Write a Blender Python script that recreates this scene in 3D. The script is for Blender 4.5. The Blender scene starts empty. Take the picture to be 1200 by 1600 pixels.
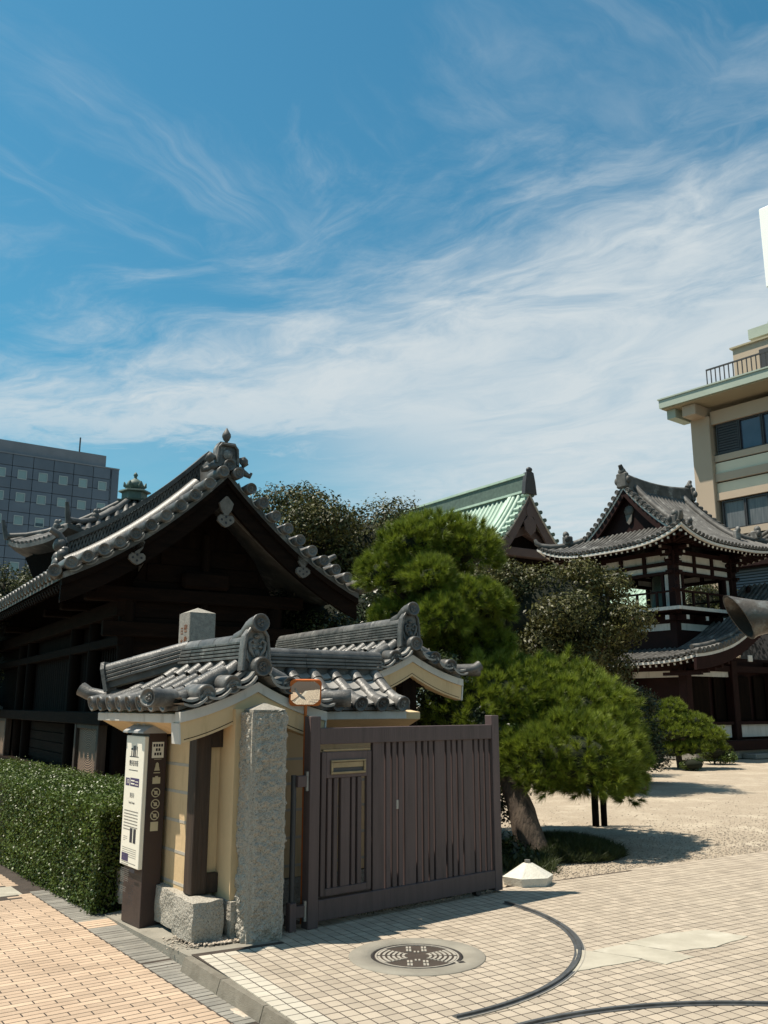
import bpy, math, random
import numpy as np
from mathutils import Vector, Matrix
R = math.radians
rng = np.random.default_rng(7)
random.seed(7)
scene = bpy.context.scene
COL = scene.collection

# ------------------------------------------------------------------ camera, sky, sun, exposure
cd = bpy.data.cameras.new("camera"); cam = bpy.data.objects.new("camera", cd); COL.objects.link(cam)
cam.location = (0, 0, 1.65); cam.rotation_euler = (R(102.2), 0, 0)
cd.sensor_fit = 'VERTICAL'; cd.sensor_height = 36; cd.lens = 36 * 1395 / 1600
cd.clip_start = .05; cd.clip_end = 3000
scene.camera = cam
to_sun = Vector((-.70, .03, 1.545)).normalized()
sun_el = math.asin(to_sun.z); sun_az = math.atan2(to_sun.x, to_sun.y)
sl = bpy.data.lights.new("sun", 'SUN'); sl.energy = 5.0; sl.angle = R(.53); sl.color = (1, .91, .77)
so = bpy.data.objects.new("sun", sl); COL.objects.link(so); so.location = (-20, 0, 40)
so.rotation_euler = to_sun.to_track_quat('Z', 'Y').to_euler()
scene.view_settings.view_transform = 'Standard'; scene.view_settings.look = 'None'
scene.view_settings.gamma = 1; scene.view_settings.exposure = 0.6
try: scene.view_settings.use_curve_mapping = False
except Exception: pass
scene.render.engine = 'CYCLES'
scene.cycles.max_bounces = 6; scene.cycles.diffuse_bounces = 3; scene.cycles.glossy_bounces = 3
scene.cycles.transmission_bounces = 4; scene.cycles.transparent_max_bounces = 6

class NT:
    def __init__(s, tree): s.t = tree; s.n = tree.nodes; s.l = tree.links
    def new(s, kind, **kw):
        x = s.n.new(kind)
        for k, v in kw.items():
            if k.startswith('i_'): x.inputs[k[2:].replace('_', ' ')].default_value = v
            else: setattr(x, k, v)
        return x
    def link(s, a, b): s.l.new(a, b)
    def math(s, op, a, b=None, c=None, clamp=False):
        x = s.n.new('ShaderNodeMath'); x.operation = op; x.use_clamp = clamp
        for i, v in enumerate((a, b, c)):
            if v is None: continue
            if isinstance(v, (int, float)): x.inputs[i].default_value = v
            else: s.l.new(v, x.inputs[i])
        return x.outputs[0]
    def sstep(s, v, a, b):
        x = s.n.new('ShaderNodeMapRange'); x.interpolation_type = 'SMOOTHSTEP'
        s.l.new(v, x.inputs[0]); x.inputs[1].default_value = a; x.inputs[2].default_value = b
        return x.outputs[0]

w = bpy.data.worlds.new("World"); scene.world = w; w.use_nodes = True
nt = NT(w.node_tree); w.node_tree.nodes.clear()
sky = nt.new('ShaderNodeTexSky', sky_type='NISHITA'); sky.sun_disc = False
sky.sun_elevation = sun_el; sky.sun_rotation = sun_az; sky.air_density = 1.3; sky.dust_density = .6; sky.ozone_density = 2.5
tint = nt.new('ShaderNodeMix', data_type='RGBA', blend_type='MULTIPLY'); tint.inputs[0].default_value = 1
nt.link(sky.outputs[0], tint.inputs[6]); tint.inputs[7].default_value = (.285, .70, .72, 1)
tc = nt.new('ShaderNodeTexCoord'); sep = nt.new('ShaderNodeSeparateXYZ'); nt.link(tc.outputs['Generated'], sep.inputs[0])
dz = nt.math('MAXIMUM', sep.outputs[2], .06)
qx = nt.math('DIVIDE', sep.outputs[0], dz); qy = nt.math('DIVIDE', sep.outputs[1], dz)
def combo(a, b):
    c = nt.new('ShaderNodeCombineXYZ'); nt.link(a, c.inputs[0]); nt.link(b, c.inputs[1]); return c.outputs[0]
q = combo(qx, qy)
def mapped(rot, scl, loc=(0, 0, 0)):
    m = nt.new('ShaderNodeMapping'); nt.link(warp, m.inputs[0]); m.inputs['Rotation'].default_value = (0, 0, rot)
    m2 = nt.new('ShaderNodeMapping'); nt.link(m.outputs[0], m2.inputs[0]); m2.inputs['Scale'].default_value = scl; m2.inputs['Location'].default_value = loc
    return m2.outputs[0]
def noise(vec, scale, detail=6, rough=.6, dist=0.):
    n = nt.new('ShaderNodeTexNoise'); nt.link(vec, n.inputs['Vector']); n.inputs['Scale'].default_value = scale
    n.inputs['Detail'].default_value = detail; n.inputs['Roughness'].default_value = rough; n.inputs['Distortion'].default_value = dist
    return n.outputs[0]
wn = nt.new('ShaderNodeTexNoise'); nt.link(q, wn.inputs['Vector']); wn.inputs['Scale'].default_value = 1.3; wn.inputs['Detail'].default_value = 4
wsub = nt.new('ShaderNodeVectorMath', operation='SUBTRACT'); nt.link(wn.outputs['Color'], wsub.inputs[0]); wsub.inputs[1].default_value = (.5, .5, .5)
wsc = nt.new('ShaderNodeVectorMath', operation='SCALE'); nt.link(wsub.outputs[0], wsc.inputs[0]); wsc.inputs['Scale'].default_value = .5
wadd = nt.new('ShaderNodeVectorMath', operation='ADD'); nt.link(q, wadd.inputs[0]); nt.link(wsc.outputs[0], wadd.inputs[1]); warp = wadd.outputs[0]
big = noise(mapped(.5, (.55, .9, 1)), 1.1, 4, .55, .3)
fine = noise(mapped(.62, (.9, 1.5, 1), (3, 1, 0)), 2.6, 10, .66, .5)
streak = noise(mapped(-.95, (.45, 2.2, 1), (5.3, 2.2, 0)), 1.6, 9, .64, .5)
streak2 = noise(mapped(.75, (.4, 2.0, 1), (1.3, 7.7, 0)), 1.7, 9, .64, .5)
t = nt.math('ADD', qy, nt.math('MULTIPLY', qx, .58)); t = nt.math('SUBTRACT', t, 1.86)
t = nt.math('ADD', t, nt.math('MULTIPLY', nt.math('SUBTRACT', big, .5), 1.2)); t = nt.math('ADD', t, nt.math('MULTIPLY', nt.math('SUBTRACT', fine, .5), 1.5))
t = nt.math('ADD', t, nt.math('MULTIPLY', nt.math('SUBTRACT', streak2, .5), .9))
bank = nt.sstep(t, -.45, .75)
bank = nt.math('MULTIPLY', bank, nt.math('ADD', .42, nt.math('MULTIPLY', fine, .95)), clamp=True)
gap = nt.math('MULTIPLY', nt.sstep(nt.math('ADD', qy, nt.math('MULTIPLY', nt.math('SUBTRACT', fine, .5), 1.6)), 2.95, 3.5), nt.sstep(nt.math('DIVIDE', qx, nt.math('MAXIMUM', qy, .3)), .17, -.20))
bank = nt.math('MULTIPLY', bank, nt.math('SUBTRACT', 1, nt.math('MULTIPLY', gap, .85)))
# unseen cloud added behind the camera to whiten the bluish fill light
fill_cloud = nt.math('MULTIPLY', nt.sstep(qy, .75, -.2), nt.math('MULTIPLY', nt.sstep(big, .40, .60), nt.math('MULTIPLY', nt.math('ADD', .35, fine), .62)))
wisp = nt.math('MULTIPLY', nt.math('MULTIPLY', nt.sstep(streak, .47, .76), nt.sstep(big, .40, .62)), .55)
wisp2 = nt.math('MULTIPLY', nt.math('MULTIPLY', nt.sstep(streak2, .50, .76), nt.sstep(fine, .40, .60)), .38)
cloud = nt.math('MAXIMUM', nt.math('MAXIMUM', bank, fill_cloud), nt.math('MAXIMUM', wisp, wisp2))
cloud = nt.math('MULTIPLY', cloud, .92, clamp=True)
mx = nt.new('ShaderNodeMix', data_type='RGBA'); nt.link(cloud, mx.inputs[0]); nt.link(tint.outputs[2], mx.inputs[6])
mx.inputs[7].default_value = (4.45, 4.85, 5.0, 1)
bg = nt.new('ShaderNodeBackground'); bg.inputs[1].default_value = .1; nt.link(mx.outputs[2], bg.inputs[0])
wo = nt.new('ShaderNodeOutputWorld'); nt.link(bg.outputs[0], wo.inputs[0])

# ------------------------------------------------------------------ materials
def M(name, c1, c2=None, scale=5., rough=.7, bump=.15, bscale=40., spec=.35, rand=.12, isl=False,
      stretch=(1, 1, 1), metallic=0., speck=None, rots=None, trans=0., detail=5, local=False, dirt=None):
    m = bpy.data.materials.new(name); m.use_nodes = True
    t = NT(m.node_tree); P = t.n['Principled BSDF']; out = t.n['Material Output']
    if c2 is None: c2 = tuple(x * .72 for x in c1)
    geo = t.new('ShaderNodeNewGeometry')
    if local: src = t.new('ShaderNodeTexCoord').outputs['Object']
    else: src = geo.outputs['Position']
    mp = t.new('ShaderNodeMapping'); t.link(src, mp.inputs[0]); mp.inputs['Scale'].default_value = stretch
    if rots: mp.inputs['Rotation'].default_value = rots
    n = t.new('ShaderNodeTexNoise'); t.link(mp.outputs[0], n.inputs['Vector']); n.inputs['Scale'].default_value = scale
    n.inputs['Detail'].default_value = detail; n.inputs['Roughness'].default_value = .6
    cr = t.new('ShaderNodeValToRGB'); t.link(n.outputs[0], cr.inputs[0])
    cr.color_ramp.elements[0].position = .32; cr.color_ramp.elements[1].position = .68
    cr.color_ramp.elements[0].color = (*c2, 1); cr.color_ramp.elements[1].color = (*c1, 1)
    col = cr.outputs[0]
    if speck:
        sc, ss, th = speck
        n3 = t.new('ShaderNodeTexNoise'); t.link(src, n3.inputs['Vector']); n3.inputs['Scale'].default_value = ss
        n3.inputs['Detail'].default_value = 2
        f = t.sstep(n3.outputs[0], th, th + .06)
        mm = t.new('ShaderNodeMix', data_type='RGBA'); t.link(f, mm.inputs[0]); t.link(col, mm.inputs[6]); mm.inputs[7].default_value = (*sc, 1)
        col = mm.outputs[2]
    if dirt:
        sc, ss, lo, hi = dirt[:4]; dsrc = src
        if len(dirt) > 4:
            dm = t.new('ShaderNodeMapping'); t.link(src, dm.inputs[0]); dm.inputs['Scale'].default_value = dirt[4]; dsrc = dm.outputs[0]
        n3 = t.new('ShaderNodeTexNoise'); t.link(dsrc, n3.inputs['Vector']); n3.inputs['Scale'].default_value = ss
        n3.inputs['Detail'].default_value = 6; n3.inputs['Roughness'].default_value = .7
        f = t.sstep(n3.outputs[0], lo, hi)
        mm = t.new('ShaderNodeMix', data_type='RGBA'); t.link(f, mm.inputs[0]); t.link(col, mm.inputs[6]); mm.inputs[7].default_value = (*sc, 1)
        col = mm.outputs[2]
    if rand:
        if isl: rv = geo.outputs['Random Per Island']
        else: rv = t.new('ShaderNodeObjectInfo').outputs['Random']
        mr = t.new('ShaderNodeMapRange'); t.link(rv, mr.inputs[0]); mr.inputs[3].default_value = 1 - rand; mr.inputs[4].default_value = 1 + rand
        vm = t.new('ShaderNodeVectorMath', operation='SCALE'); t.link(col, vm.inputs[0]); t.link(mr.outputs[0], vm.inputs['Scale'])
        col = vm.outputs[0]
    t.link(col, P.inputs['Base Color'])
    P.inputs['Roughness'].default_value = rough; P.inputs['Specular IOR Level'].default_value = spec; P.inputs['Metallic'].default_value = metallic
    if bump:
        n2 = t.new('ShaderNodeTexNoise'); t.link(mp.outputs[0], n2.inputs['Vector']); n2.inputs['Scale'].default_value = bscale; n2.inputs['Detail'].default_value = 4
        b = t.new('ShaderNodeBump'); b.inputs['Strength'].default_value = min(1, bump); b.inputs['Distance'].default_value = .02
        t.link(n2.outputs[0], b.inputs['Height']); t.link(b.outputs[0], P.inputs['Normal'])
    if trans:
        tr = t.new('ShaderNodeBsdfTranslucent'); t.link(col, tr.inputs[0])
        ms = t.new('ShaderNodeMixShader'); ms.inputs[0].default_value = trans
        t.link(P.outputs[0], ms.inputs[1]); t.link(tr.outputs[0], ms.inputs[2]); t.link(ms.outputs[0], out.inputs[0])
    return m

m_tile = M('paving_tile', (.378, .32, .252), (.328, .275, .215), 3, .85, .25, 220, rand=.12, dirt=((.27, .225, .17), 1.1, .52, .82), speck=((.22, .18, .14), 260, .62))
m_white_tile = M('pale_paving_tile', (.45, .41, .34), (.37, .335, .275), 3, .85, .25, 220, rand=.07)
m_mortar = M('mortar', (.055, .042, .033), (.035, .027, .021), 8, .95, .3, 90, rand=0)
m_brick = M('sidewalk_brick', (.45, .335, .24), (.37, .27, .19), 2.5, .85, .25, 200, rand=.14, speck=((.3, .2, .13), 240, .64))
m_grey_brick = M('grey_brick', (.24, .225, .195), (.165, .155, .135), 4, .88, .35, 160, rand=.14, dirt=((.33, .29, .22), 3.2, .58, .75))
m_concrete = M('concrete', (.255, .235, .195), (.185, .17, .14), 4, .9, .3, 120, rand=0, dirt=((.15, .135, .11), 2.6, .55, .75))
m_patch = M('concrete_patch', (.375, .345, .28), (.30, .275, .22), 5, .9, .25, 150, rand=.08, dirt=((.415, .385, .32), 3.0, .5, .7))
m_kerb = M('kerb_stone', (.20, .18, .145), (.13, .115, .09), 9, .9, .4, 120, rand=0)
m_gravel = M('gravel', (.43, .36, .275), (.27, .22, .165), 38, .95, .9, 75, rand=0, detail=9, dirt=((.50, .43, .335), 1.1, .45, .75))
m_pebble = M('pebble', (.42, .36, .29), (.28, .23, .18), 20, .9, .2, 90, rand=.35, isl=True)
m_soil = M('soil', (.12, .09, .065), (.06, .045, .03), 12, .95, .6, 60, rand=0)
m_rooftile = M('roof_tile', (.145, .137, .126), (.048, .046, .043), 7, .42, .2, 70, spec=.42, rand=.3, detail=7, dirt=((.31, .30, .275), 5., .57, .78))
m_rooftile_d = M('roof_tile_weathered', (.112, .107, .10), (.045, .043, .040), 3, .55, .12, 40, spec=.3, rand=.18, isl=True, detail=7, dirt=((.27, .265, .25), 2.2, .52, .75))
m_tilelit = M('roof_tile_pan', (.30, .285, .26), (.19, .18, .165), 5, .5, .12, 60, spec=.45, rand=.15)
m_cream = M('cream_plaster', (.62, .455, .265), (.55, .40, .23), 2.2, .85, .12, 30, rand=0, dirt=((.40, .285, .155), 1.0, .50, .80, (7, 7, .9)))
m_white = M('white_plaster', (.56, .54, .50), (.48, .46, .425), 3, .85, .1, 40, rand=0, dirt=((.34, .315, .275), 1.2, .50, .76, (6, 6, 1.2)))
m_band = M('pale_band', (.44, .40, .34), (.34, .31, .26), 6, .8, .1, 60, rand=0)
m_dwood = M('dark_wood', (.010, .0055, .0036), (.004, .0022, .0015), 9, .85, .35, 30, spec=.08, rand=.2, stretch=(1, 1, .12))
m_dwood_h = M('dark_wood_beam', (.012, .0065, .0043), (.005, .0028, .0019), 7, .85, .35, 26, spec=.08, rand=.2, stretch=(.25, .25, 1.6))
m_postwood = M('post_wood', (.062, .040, .028), (.026, .017, .012), 14, .65, .35, 40, spec=.3, rand=.1, stretch=(1, 1, .08))
m_redwood = M('red_brown_paint', (.022, .007, .006), (.014, .005, .004), 4, .7, .08, 40, spec=.15, rand=.1)
m_gate = M('gate_paint', (.098, .068, .066), (.078, .054, .052), 6, .55, .12, 25, spec=.35, rand=.13, stretch=(3, 3, .15), dirt=((.060, .042, .040), 3, .48, .74, (5, 5, .5)))
m_granite = M('granite', (.40, .37, .315), (.28, .255, .215), 70, .85, 1., 45, rand=0, detail=4, speck=((.13, .115, .095), 120, .60))
m_granite_s = M('granite_dressed', (.34, .315, .27), (.25, .23, .195), 14, .8, .3, 120, rand=0, speck=((.10, .09, .08), 170, .58))
m_greystone = M('grey_stone', (.30, .28, .245), (.20, .185, .165), 22, .8, .3, 140, rand=0, speck=((.09, .085, .08), 200, .58))
m_lime = M('white_stone', (.62, .59, .52), (.52, .49, .42), 7, .85, .35, 60, rand=0, dirt=((.38, .35, .29), 4, .6, .8))
m_signwhite = M('sign_white', (.76, .72, .62), (.74, .70, .60), 2, .45, 0, rand=0)
m_signbrown = M('sign_brown', (.046, .028, .024), (.038, .023, .02), 3, .5, .05, 80, rand=0)
m_ink = M('ink', (.03, .028, .035), rough=.7, bump=0, rand=0)
m_inkgrey = M('ink_grey', (.20, .185, .165), (.2, .185, .165), rough=.7, bump=0, rand=0)
m_purple = M('purple_print', (.05, .035, .10), (.05, .035, .10), rough=.6, bump=0, rand=0)
m_gold = M('pale_print', (.50, .44, .30), (.46, .40, .27), rough=.6, bump=0, rand=0)
m_redink = M('red_brown_ink', (.20, .075, .03), (.14, .05, .02), 30, .8, 0, rand=0)
m_metal = M('grey_metal', (.30, .29, .27), (.22, .21, .2), 12, .45, .1, 60, metallic=.6, rand=.05)
m_roofmetal = M('sheet_roof_grey', (.36, .36, .36), (.30, .30, .30), 6, .5, .1, 40, metallic=.2, rand=.05)
m_brass = M('brass', (.30, .235, .14), (.22, .17, .10), 10, .42, .1, 60, metallic=.6, rand=.05)
m_iron = M('cast_iron', (.055, .05, .048), (.03, .027, .026), 14, .5, .2, 90, metallic=.5, spec=.5, rand=0)
m_iron_worn = M('worn_iron', (.46, .42, .36), (.34, .31, .26), 25, .5, .2, 120, metallic=.2, rand=.15)
m_rail = M('rail_steel', (.17, .175, .18), (.10, .10, .10), 10, .42, .15, 50, metallic=.6, rand=0)
m_orange = M('orange_paint', (.50, .13, .02), (.38, .09, .015), 12, .5, .1, 60, rand=0)
m_mirror = M('mirror_glass', (.85, .83, .78), (.85, .83, .78), 1, .04, 0, metallic=1., rand=0)
m_copper_deck = M('green_copper_sheet', (.27, .38, .31), (.20, .30, .24), 2.0, .6, .1, 20, rand=.06, dirt=((.14, .21, .17), .8, .5, .8))
m_copper = M('green_copper', (.41, .52, .43), (.31, .42, .345), 2.0, .55, .1, 20, rand=.06, dirt=((.16, .25, .20), .8, .55, .8))
m_copperd = M('dark_green_copper', (.105, .15, .125), (.07, .10, .085), 5, .6, .2, 30, rand=.06)
m_bronze = M('bronze', (.125, .105, .085), (.065, .055, .046), 6, .42, .15, 50, metallic=.3, spec=.5, rand=0, dirt=((.20, .20, .185), 9, .52, .7))
m_office = M('office_panel', (.085, .118, .160), (.070, .098, .135), .5, .6, .03, 6, rand=.09)
m_joint = M('panel_joint', (.04, .048, .062), rough=.8, bump=0, rand=0)
m_officetrim = M('office_trim', (.15, .17, .20), (.12, .14, .165), .6, .6, 0, rand=0)
m_winframe = M('pale_window_frame', (.27, .33, .35), (.25, .31, .33), 1, .5, 0, rand=.05)
m_blind = M('blind_glass', (.15, .235, .255), (.12, .195, .215), .4, .25, 0, spec=.6, rand=.15)
m_glassd = M('dark_glass', (.02, .024, .032), (.015, .018, .024), .6, .08, 0, spec=.7, rand=.3)
m_glassb = M('blue_glass', (.06, .075, .115), (.04, .05, .08), .6, .12, 0, spec=.7, rand=.3)
m_curtain = M('curtain_glass', (.14, .145, .15), (.075, .08, .085), 5, .3, 0, spec=.5, rand=.1, stretch=(3, 3, .2))
m_beige = M('beige_wall', (.43, .34, .255), (.40, .315, .235), .7, .8, .05, 10, rand=.04)
m_ivory = M('ivory_wall', (.66, .60, .46), (.62, .56, .43), .7, .8, .05, 10, rand=.04)
m_palegreen = M('pale_green_eave', (.37, .42, .355), (.31, .36, .30), .8, .6, .05, 10, rand=0)
m_soffit = M('soffit', (.36, .31, .21), (.32, .275, .185), .8, .8, 0, rand=0)
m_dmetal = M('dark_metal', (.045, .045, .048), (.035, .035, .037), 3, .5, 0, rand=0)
m_billboard = M('billboard_white', (.90, .90, .86), (.88, .88, .84), .4, .5, 0, rand=0)
m_orn = M('ornament_white', (.17, .155, .135), (.10, .09, .08), 12, .8, .2, 60, rand=0)
m_needle = M('pine_needle', (.215, .265, .028), (.080, .115, .013), 5., .5, 0, spec=.3, rand=.42, isl=True, trans=.28)
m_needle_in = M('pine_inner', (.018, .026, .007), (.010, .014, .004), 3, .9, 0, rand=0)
m_leaf = M('leaf_olive', (.070, .076, .020), (.030, .038, .011), .9, .5, 0, spec=.28, rand=.5, isl=True, trans=.22)
m_leaf_r = M('leaf_bronzed', (.084, .078, .022), (.034, .042, .012), .8, .5, 0, spec=.28, rand=.55, isl=True, trans=.2)
m_leaf_d = M('leaf_dark_gloss', (.034, .048, .014), (.016, .025, .008), 1.2, .4, 0, spec=.35, rand=.5, isl=True, trans=.12)
m_hedge = M('hedge_leaf', (.085, .120, .018), (.045, .070, .011), 2.2, .42, 0, spec=.35, rand=.5, isl=True, trans=.18)
m_grass = M('grass_blade', (.042, .056, .014), (.022, .032, .009), 3, .55, 0, rand=.4, isl=True, trans=.2)
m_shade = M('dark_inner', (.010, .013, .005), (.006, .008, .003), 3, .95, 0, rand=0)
m_bark = M('bark', (.105, .078, .056), (.035, .025, .019), 12, .9, 1., 30, rand=0, stretch=(1, 1, .35), detail=8)
def panel_wood():
    m = bpy.data.materials.new('figured_wood'); m.use_nodes = True; t = NT(m.node_tree); P = t.n['Principled BSDF']
    tcn = t.new('ShaderNodeTexCoord'); mp = t.new('ShaderNodeMapping'); t.link(tcn.outputs['Object'], mp.inputs[0])
    mp.inputs['Scale'].default_value = (1.0, 1, 1.8)
    wv = t.new('ShaderNodeTexWave', wave_type='RINGS', rings_direction='Y'); t.link(mp.outputs[0], wv.inputs[0])
    wv.inputs['Scale'].default_value = 5; wv.inputs['Distortion'].default_value = 3.5; wv.inputs['Detail'].default_value = 2; wv.inputs['Detail Scale'].default_value = .8
    cr = t.new('ShaderNodeValToRGB'); t.link(wv.outputs[0], cr.inputs[0])
    cr.color_ramp.elements[0].color = (.06, .034, .022, 1); cr.color_ramp.elements[1].color = (.26, .17, .11, 1)
    t.link(cr.outputs[0], P.inputs['Base Color']); P.inputs['Roughness'].default_value = .75
    b = t.new('ShaderNodeBump'); b.inputs['Strength'].default_value = .4; b.inputs['Distance'].default_value = .01; t.link(wv.outputs[0], b.inputs['Height']); t.link(b.outputs[0], P.inputs['Normal'])
    return m
m_figured = panel_wood()

# ------------------------------------------------------------------ helpers
class MB:
    def __init__(s): s.v = []; s.f = []; s.sm = []
    def add(s, vs, fs, smooth=False, mat=None):
        o = len(s.v)
        if mat is not None: vs = [mat @ Vector(p) for p in vs]
        s.v += [tuple(p) for p in vs]; s.f += [tuple(i + o for i in f) for f in fs]; s.sm += [smooth] * len(fs)
        return s
    def box(s, x0, x1, y0, y1, z0, z1, mat=None):
        vs = [(x0, y0, z0), (x1, y0, z0), (x1, y1, z0), (x0, y1, z0), (x0, y0, z1), (x1, y0, z1), (x1, y1, z1), (x0, y1, z1)]
        return s.add(vs, [(0, 3, 2, 1), (4, 5, 6, 7), (0, 1, 5, 4), (1, 2, 6, 5), (2, 3, 7, 6), (3, 0, 4, 7)], False, mat)
    def bbox(s, x0, x1, y0, y1, z0, z1, b=.004, mat=None):
        # box with chamfered edges: 24 verts
        xs, ys, zs = (x0, x1), (y0, y1), (z0, z1); vs = []; idx = {}
        for i in (0, 1):
            for j in (0, 1):
                for k in (0, 1):
                    sx, sy, sz = (1, -1)[i], (1, -1)[j], (1, -1)[k]
                    for a in range(3):
                        p = [xs[i] + sx * b, ys[j] + sy * b, zs[k] + sz * b]; p[a] = (xs[i], ys[j], zs[k])[a]
                        idx[i, j, k, a] = len(vs); vs.append(tuple(p))
        fs = []
        g = lambda i, j, k, a: idx[i, j, k, a]
        for i in (0, 1):
            f = [g(i, 0, 0, 0), g(i, 1, 0, 0), g(i, 1, 1, 0), g(i, 0, 1, 0)]; fs.append(f if i else f[::-1])
            f = [g(0, i, 0, 1), g(0, i, 1, 1), g(1, i, 1, 1), g(1, i, 0, 1)]; fs.append(f if i else f[::-1])
            f = [g(0, 0, i, 2), g(1, 0, i, 2), g(1, 1, i, 2), g(0, 1, i, 2)]; fs.append(f if i else f[::-1])
        for a in (0, 1):
            for b_ in (0, 1):
                fs.append([g(a, b_, 0, 0), g(a, b_, 1, 0), g(a, b_, 1, 1), g(a, b_, 0, 1)])
                fs.append([g(a, 0, b_, 0), g(a, 1, b_, 0), g(a, 1, b_, 2), g(a, 0, b_, 2)])
                fs.append([g(0, a, b_, 1), g(1, a, b_, 1), g(1, a, b_, 2), g(0, a, b_, 2)])
                for k in (0, 1): pass
        for i in (0, 1):
            for j in (0, 1):
                for k in (0, 1): fs.append([g(i, j, k, 0), g(i, j, k, 1), g(i, j, k, 2)])
        return s.add(vs, fs, False, mat)
    def prism(s, poly, h0, h1, axis='z', mat=None, smooth=False):
        n = len(poly)
        mk = {'z': lambda a, b, h: (a, b, h), 'x': lambda a, b, h: (h, a, b), 'y': lambda a, b, h: (a, h, b)}[axis]
        vs = [mk(a, b, h0) for a, b in poly] + [mk(a, b, h1) for a, b in poly]
        fs = [tuple(range(n))[::-1], tuple(range(n, 2 * n))] + [(i, (i + 1) % n, n + (i + 1) % n, n + i) for i in range(n)]
        return s.add(vs, fs, smooth, mat)
    def strip_prism(s, top, bot, h0, h1, axis='x', mat=None):
        # solid between two curves with the same count (concave outlines safe)
        n = len(top)
        mk = {'x': lambda p, h: (h, p[0], p[1]), 'y': lambda p, h: (p[0], h, p[1]), 'z': lambda p, h: (p[0], p[1], h)}[axis]
        vs = [mk(p, h0) for p in top] + [mk(p, h0) for p in bot] + [mk(p, h1) for p in top] + [mk(p, h1) for p in bot]
        fs = []
        for i in range(n - 1):
            fs += [(i, i + 1, n + i + 1, n + i), (2 * n + i, 3 * n + i, 3 * n + i + 1, 2 * n + i + 1), (i, 2 * n + i, 2 * n + i + 1, i + 1), (n + i, n + i + 1, 3 * n + i + 1, 3 * n + i)]
        fs += [(0, n, 3 * n, 2 * n), (n - 1, 3 * n - 1, 4 * n - 1, 2 * n - 1)]
        return s.add(vs, fs, False, mat)
    def tube(s, pts, rad, n=8, caps=True, smooth=True, mat=None):
        pts = [Vector(p) for p in pts]
        if not isinstance(rad, (list, tuple)): rad = [rad] * len(pts)
        vs = []; fs = []; u = None
        for i, p in enumerate(pts):
            d = (pts[min(i + 1, len(pts) - 1)] - pts[max(i - 1, 0)]).normalized()
            if u is None: u = d.orthogonal().normalized()
            else: u = (u - d * u.dot(d)).normalized()
            v = d.cross(u)
            vs += [p + (u * math.cos(2 * math.pi * k / n) + v * math.sin(2 * math.pi * k / n)) * rad[i] for k in range(n)]
        for i in range(len(pts) - 1):
            for k in range(n):
                a = i * n + k; b = i * n + (k + 1) % n
                fs.append((a, b, b + n, a + n))
        s.add(vs, fs, smooth, mat)
        if caps:
            s.add(vs[:n], [tuple(range(n))[::-1]], False, mat); s.add(vs[-n:], [tuple(range(n))], False, mat)
        return s
    def lathe(s, prof, n=16, mat=None, smooth=True, c=(0, 0, 0)):
        vs = []; fs = []
        for r, z in prof: vs += [(c[0] + r * math.cos(2 * math.pi * k / n), c[1] + r * math.sin(2 * math.pi * k / n), c[2] + z) for k in range(n)]
        for i in range(len(prof) - 1):
            for k in range(n): fs.append((i * n + k, i * n + (k + 1) % n, (i + 1) * n + (k + 1) % n, (i + 1) * n + k))
        return s.add(vs, fs, smooth, mat)
    def mesh(s, name, mats):
        me = bpy.data.meshes.new(name); me.from_pydata(s.v, [], s.f); me.update()
        me.polygons.foreach_set('use_smooth', s.sm)
        for m in (mats if isinstance(mats, (list, tuple)) else [mats]): me.materials.append(m)
        return me
    def build(s, name, mat, parent=None, **kw): return link(name, s.mesh(name, mat), parent, **kw)
def link(name, me, parent=None, mtx=None, kind=None, label=None):
    o = bpy.data.objects.new(name, me); COL.objects.link(o)
    if parent is not None: o.parent = parent
    if mtx is not None: o.matrix_basis = mtx
    if kind: o['kind'] = kind
    if label: o['label'] = label
    return o
def thing(name, label, cat, loc=(0, 0, 0), rz=0., group=None, kind='thing'):
    o = bpy.data.objects.new(name, None); COL.objects.link(o); o.location = loc; o.rotation_euler = (0, 0, rz)
    o.empty_display_size = .2
    o['label'] = label; o['category'] = cat; o['kind'] = kind
    if group: o['group'] = group
    return o
def tag(o, label, cat, group=None, kind='thing'):
    o['label'] = label; o['category'] = cat; o['kind'] = kind
    if group: o['group'] = group
    return o
def struct(o): o['kind'] = 'structure'; return o
def aim(p, d, up=(0, 0, 1)):
    y = Vector(d).normalized(); z = Vector(up); z = (z - y * z.dot(y)).normalized(); x = y.cross(z)
    return Matrix(((x.x, y.x, z.x, p[0]), (x.y, y.y, z.y, p[1]), (x.z, y.z, z.z, p[2]), (0, 0, 0, 1)))
def np_mesh(name, verts, faces, mat, k):
    me = bpy.data.meshes.new(name); nv = len(verts); nf = len(faces)
    me.vertices.add(nv); me.vertices.foreach_set('co', np.ascontiguousarray(verts, np.float32).ravel())
    me.loops.add(nf * k); me.polygons.add(nf)
    me.polygons.foreach_set('loop_start', np.arange(0, nf * k, k, dtype=np.int32))
    try: me.polygons.foreach_set('loop_total', np.full(nf, k, np.int32))
    except Exception: pass
    me.loops.foreach_set('vertex_index', np.ascontiguousarray(faces, np.int32).ravel())
    me.materials.append(mat); me.update(calc_edges=True); return me
def unit(a): return a / (np.linalg.norm(a, axis=1, keepdims=True) + 1e-9)
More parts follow.
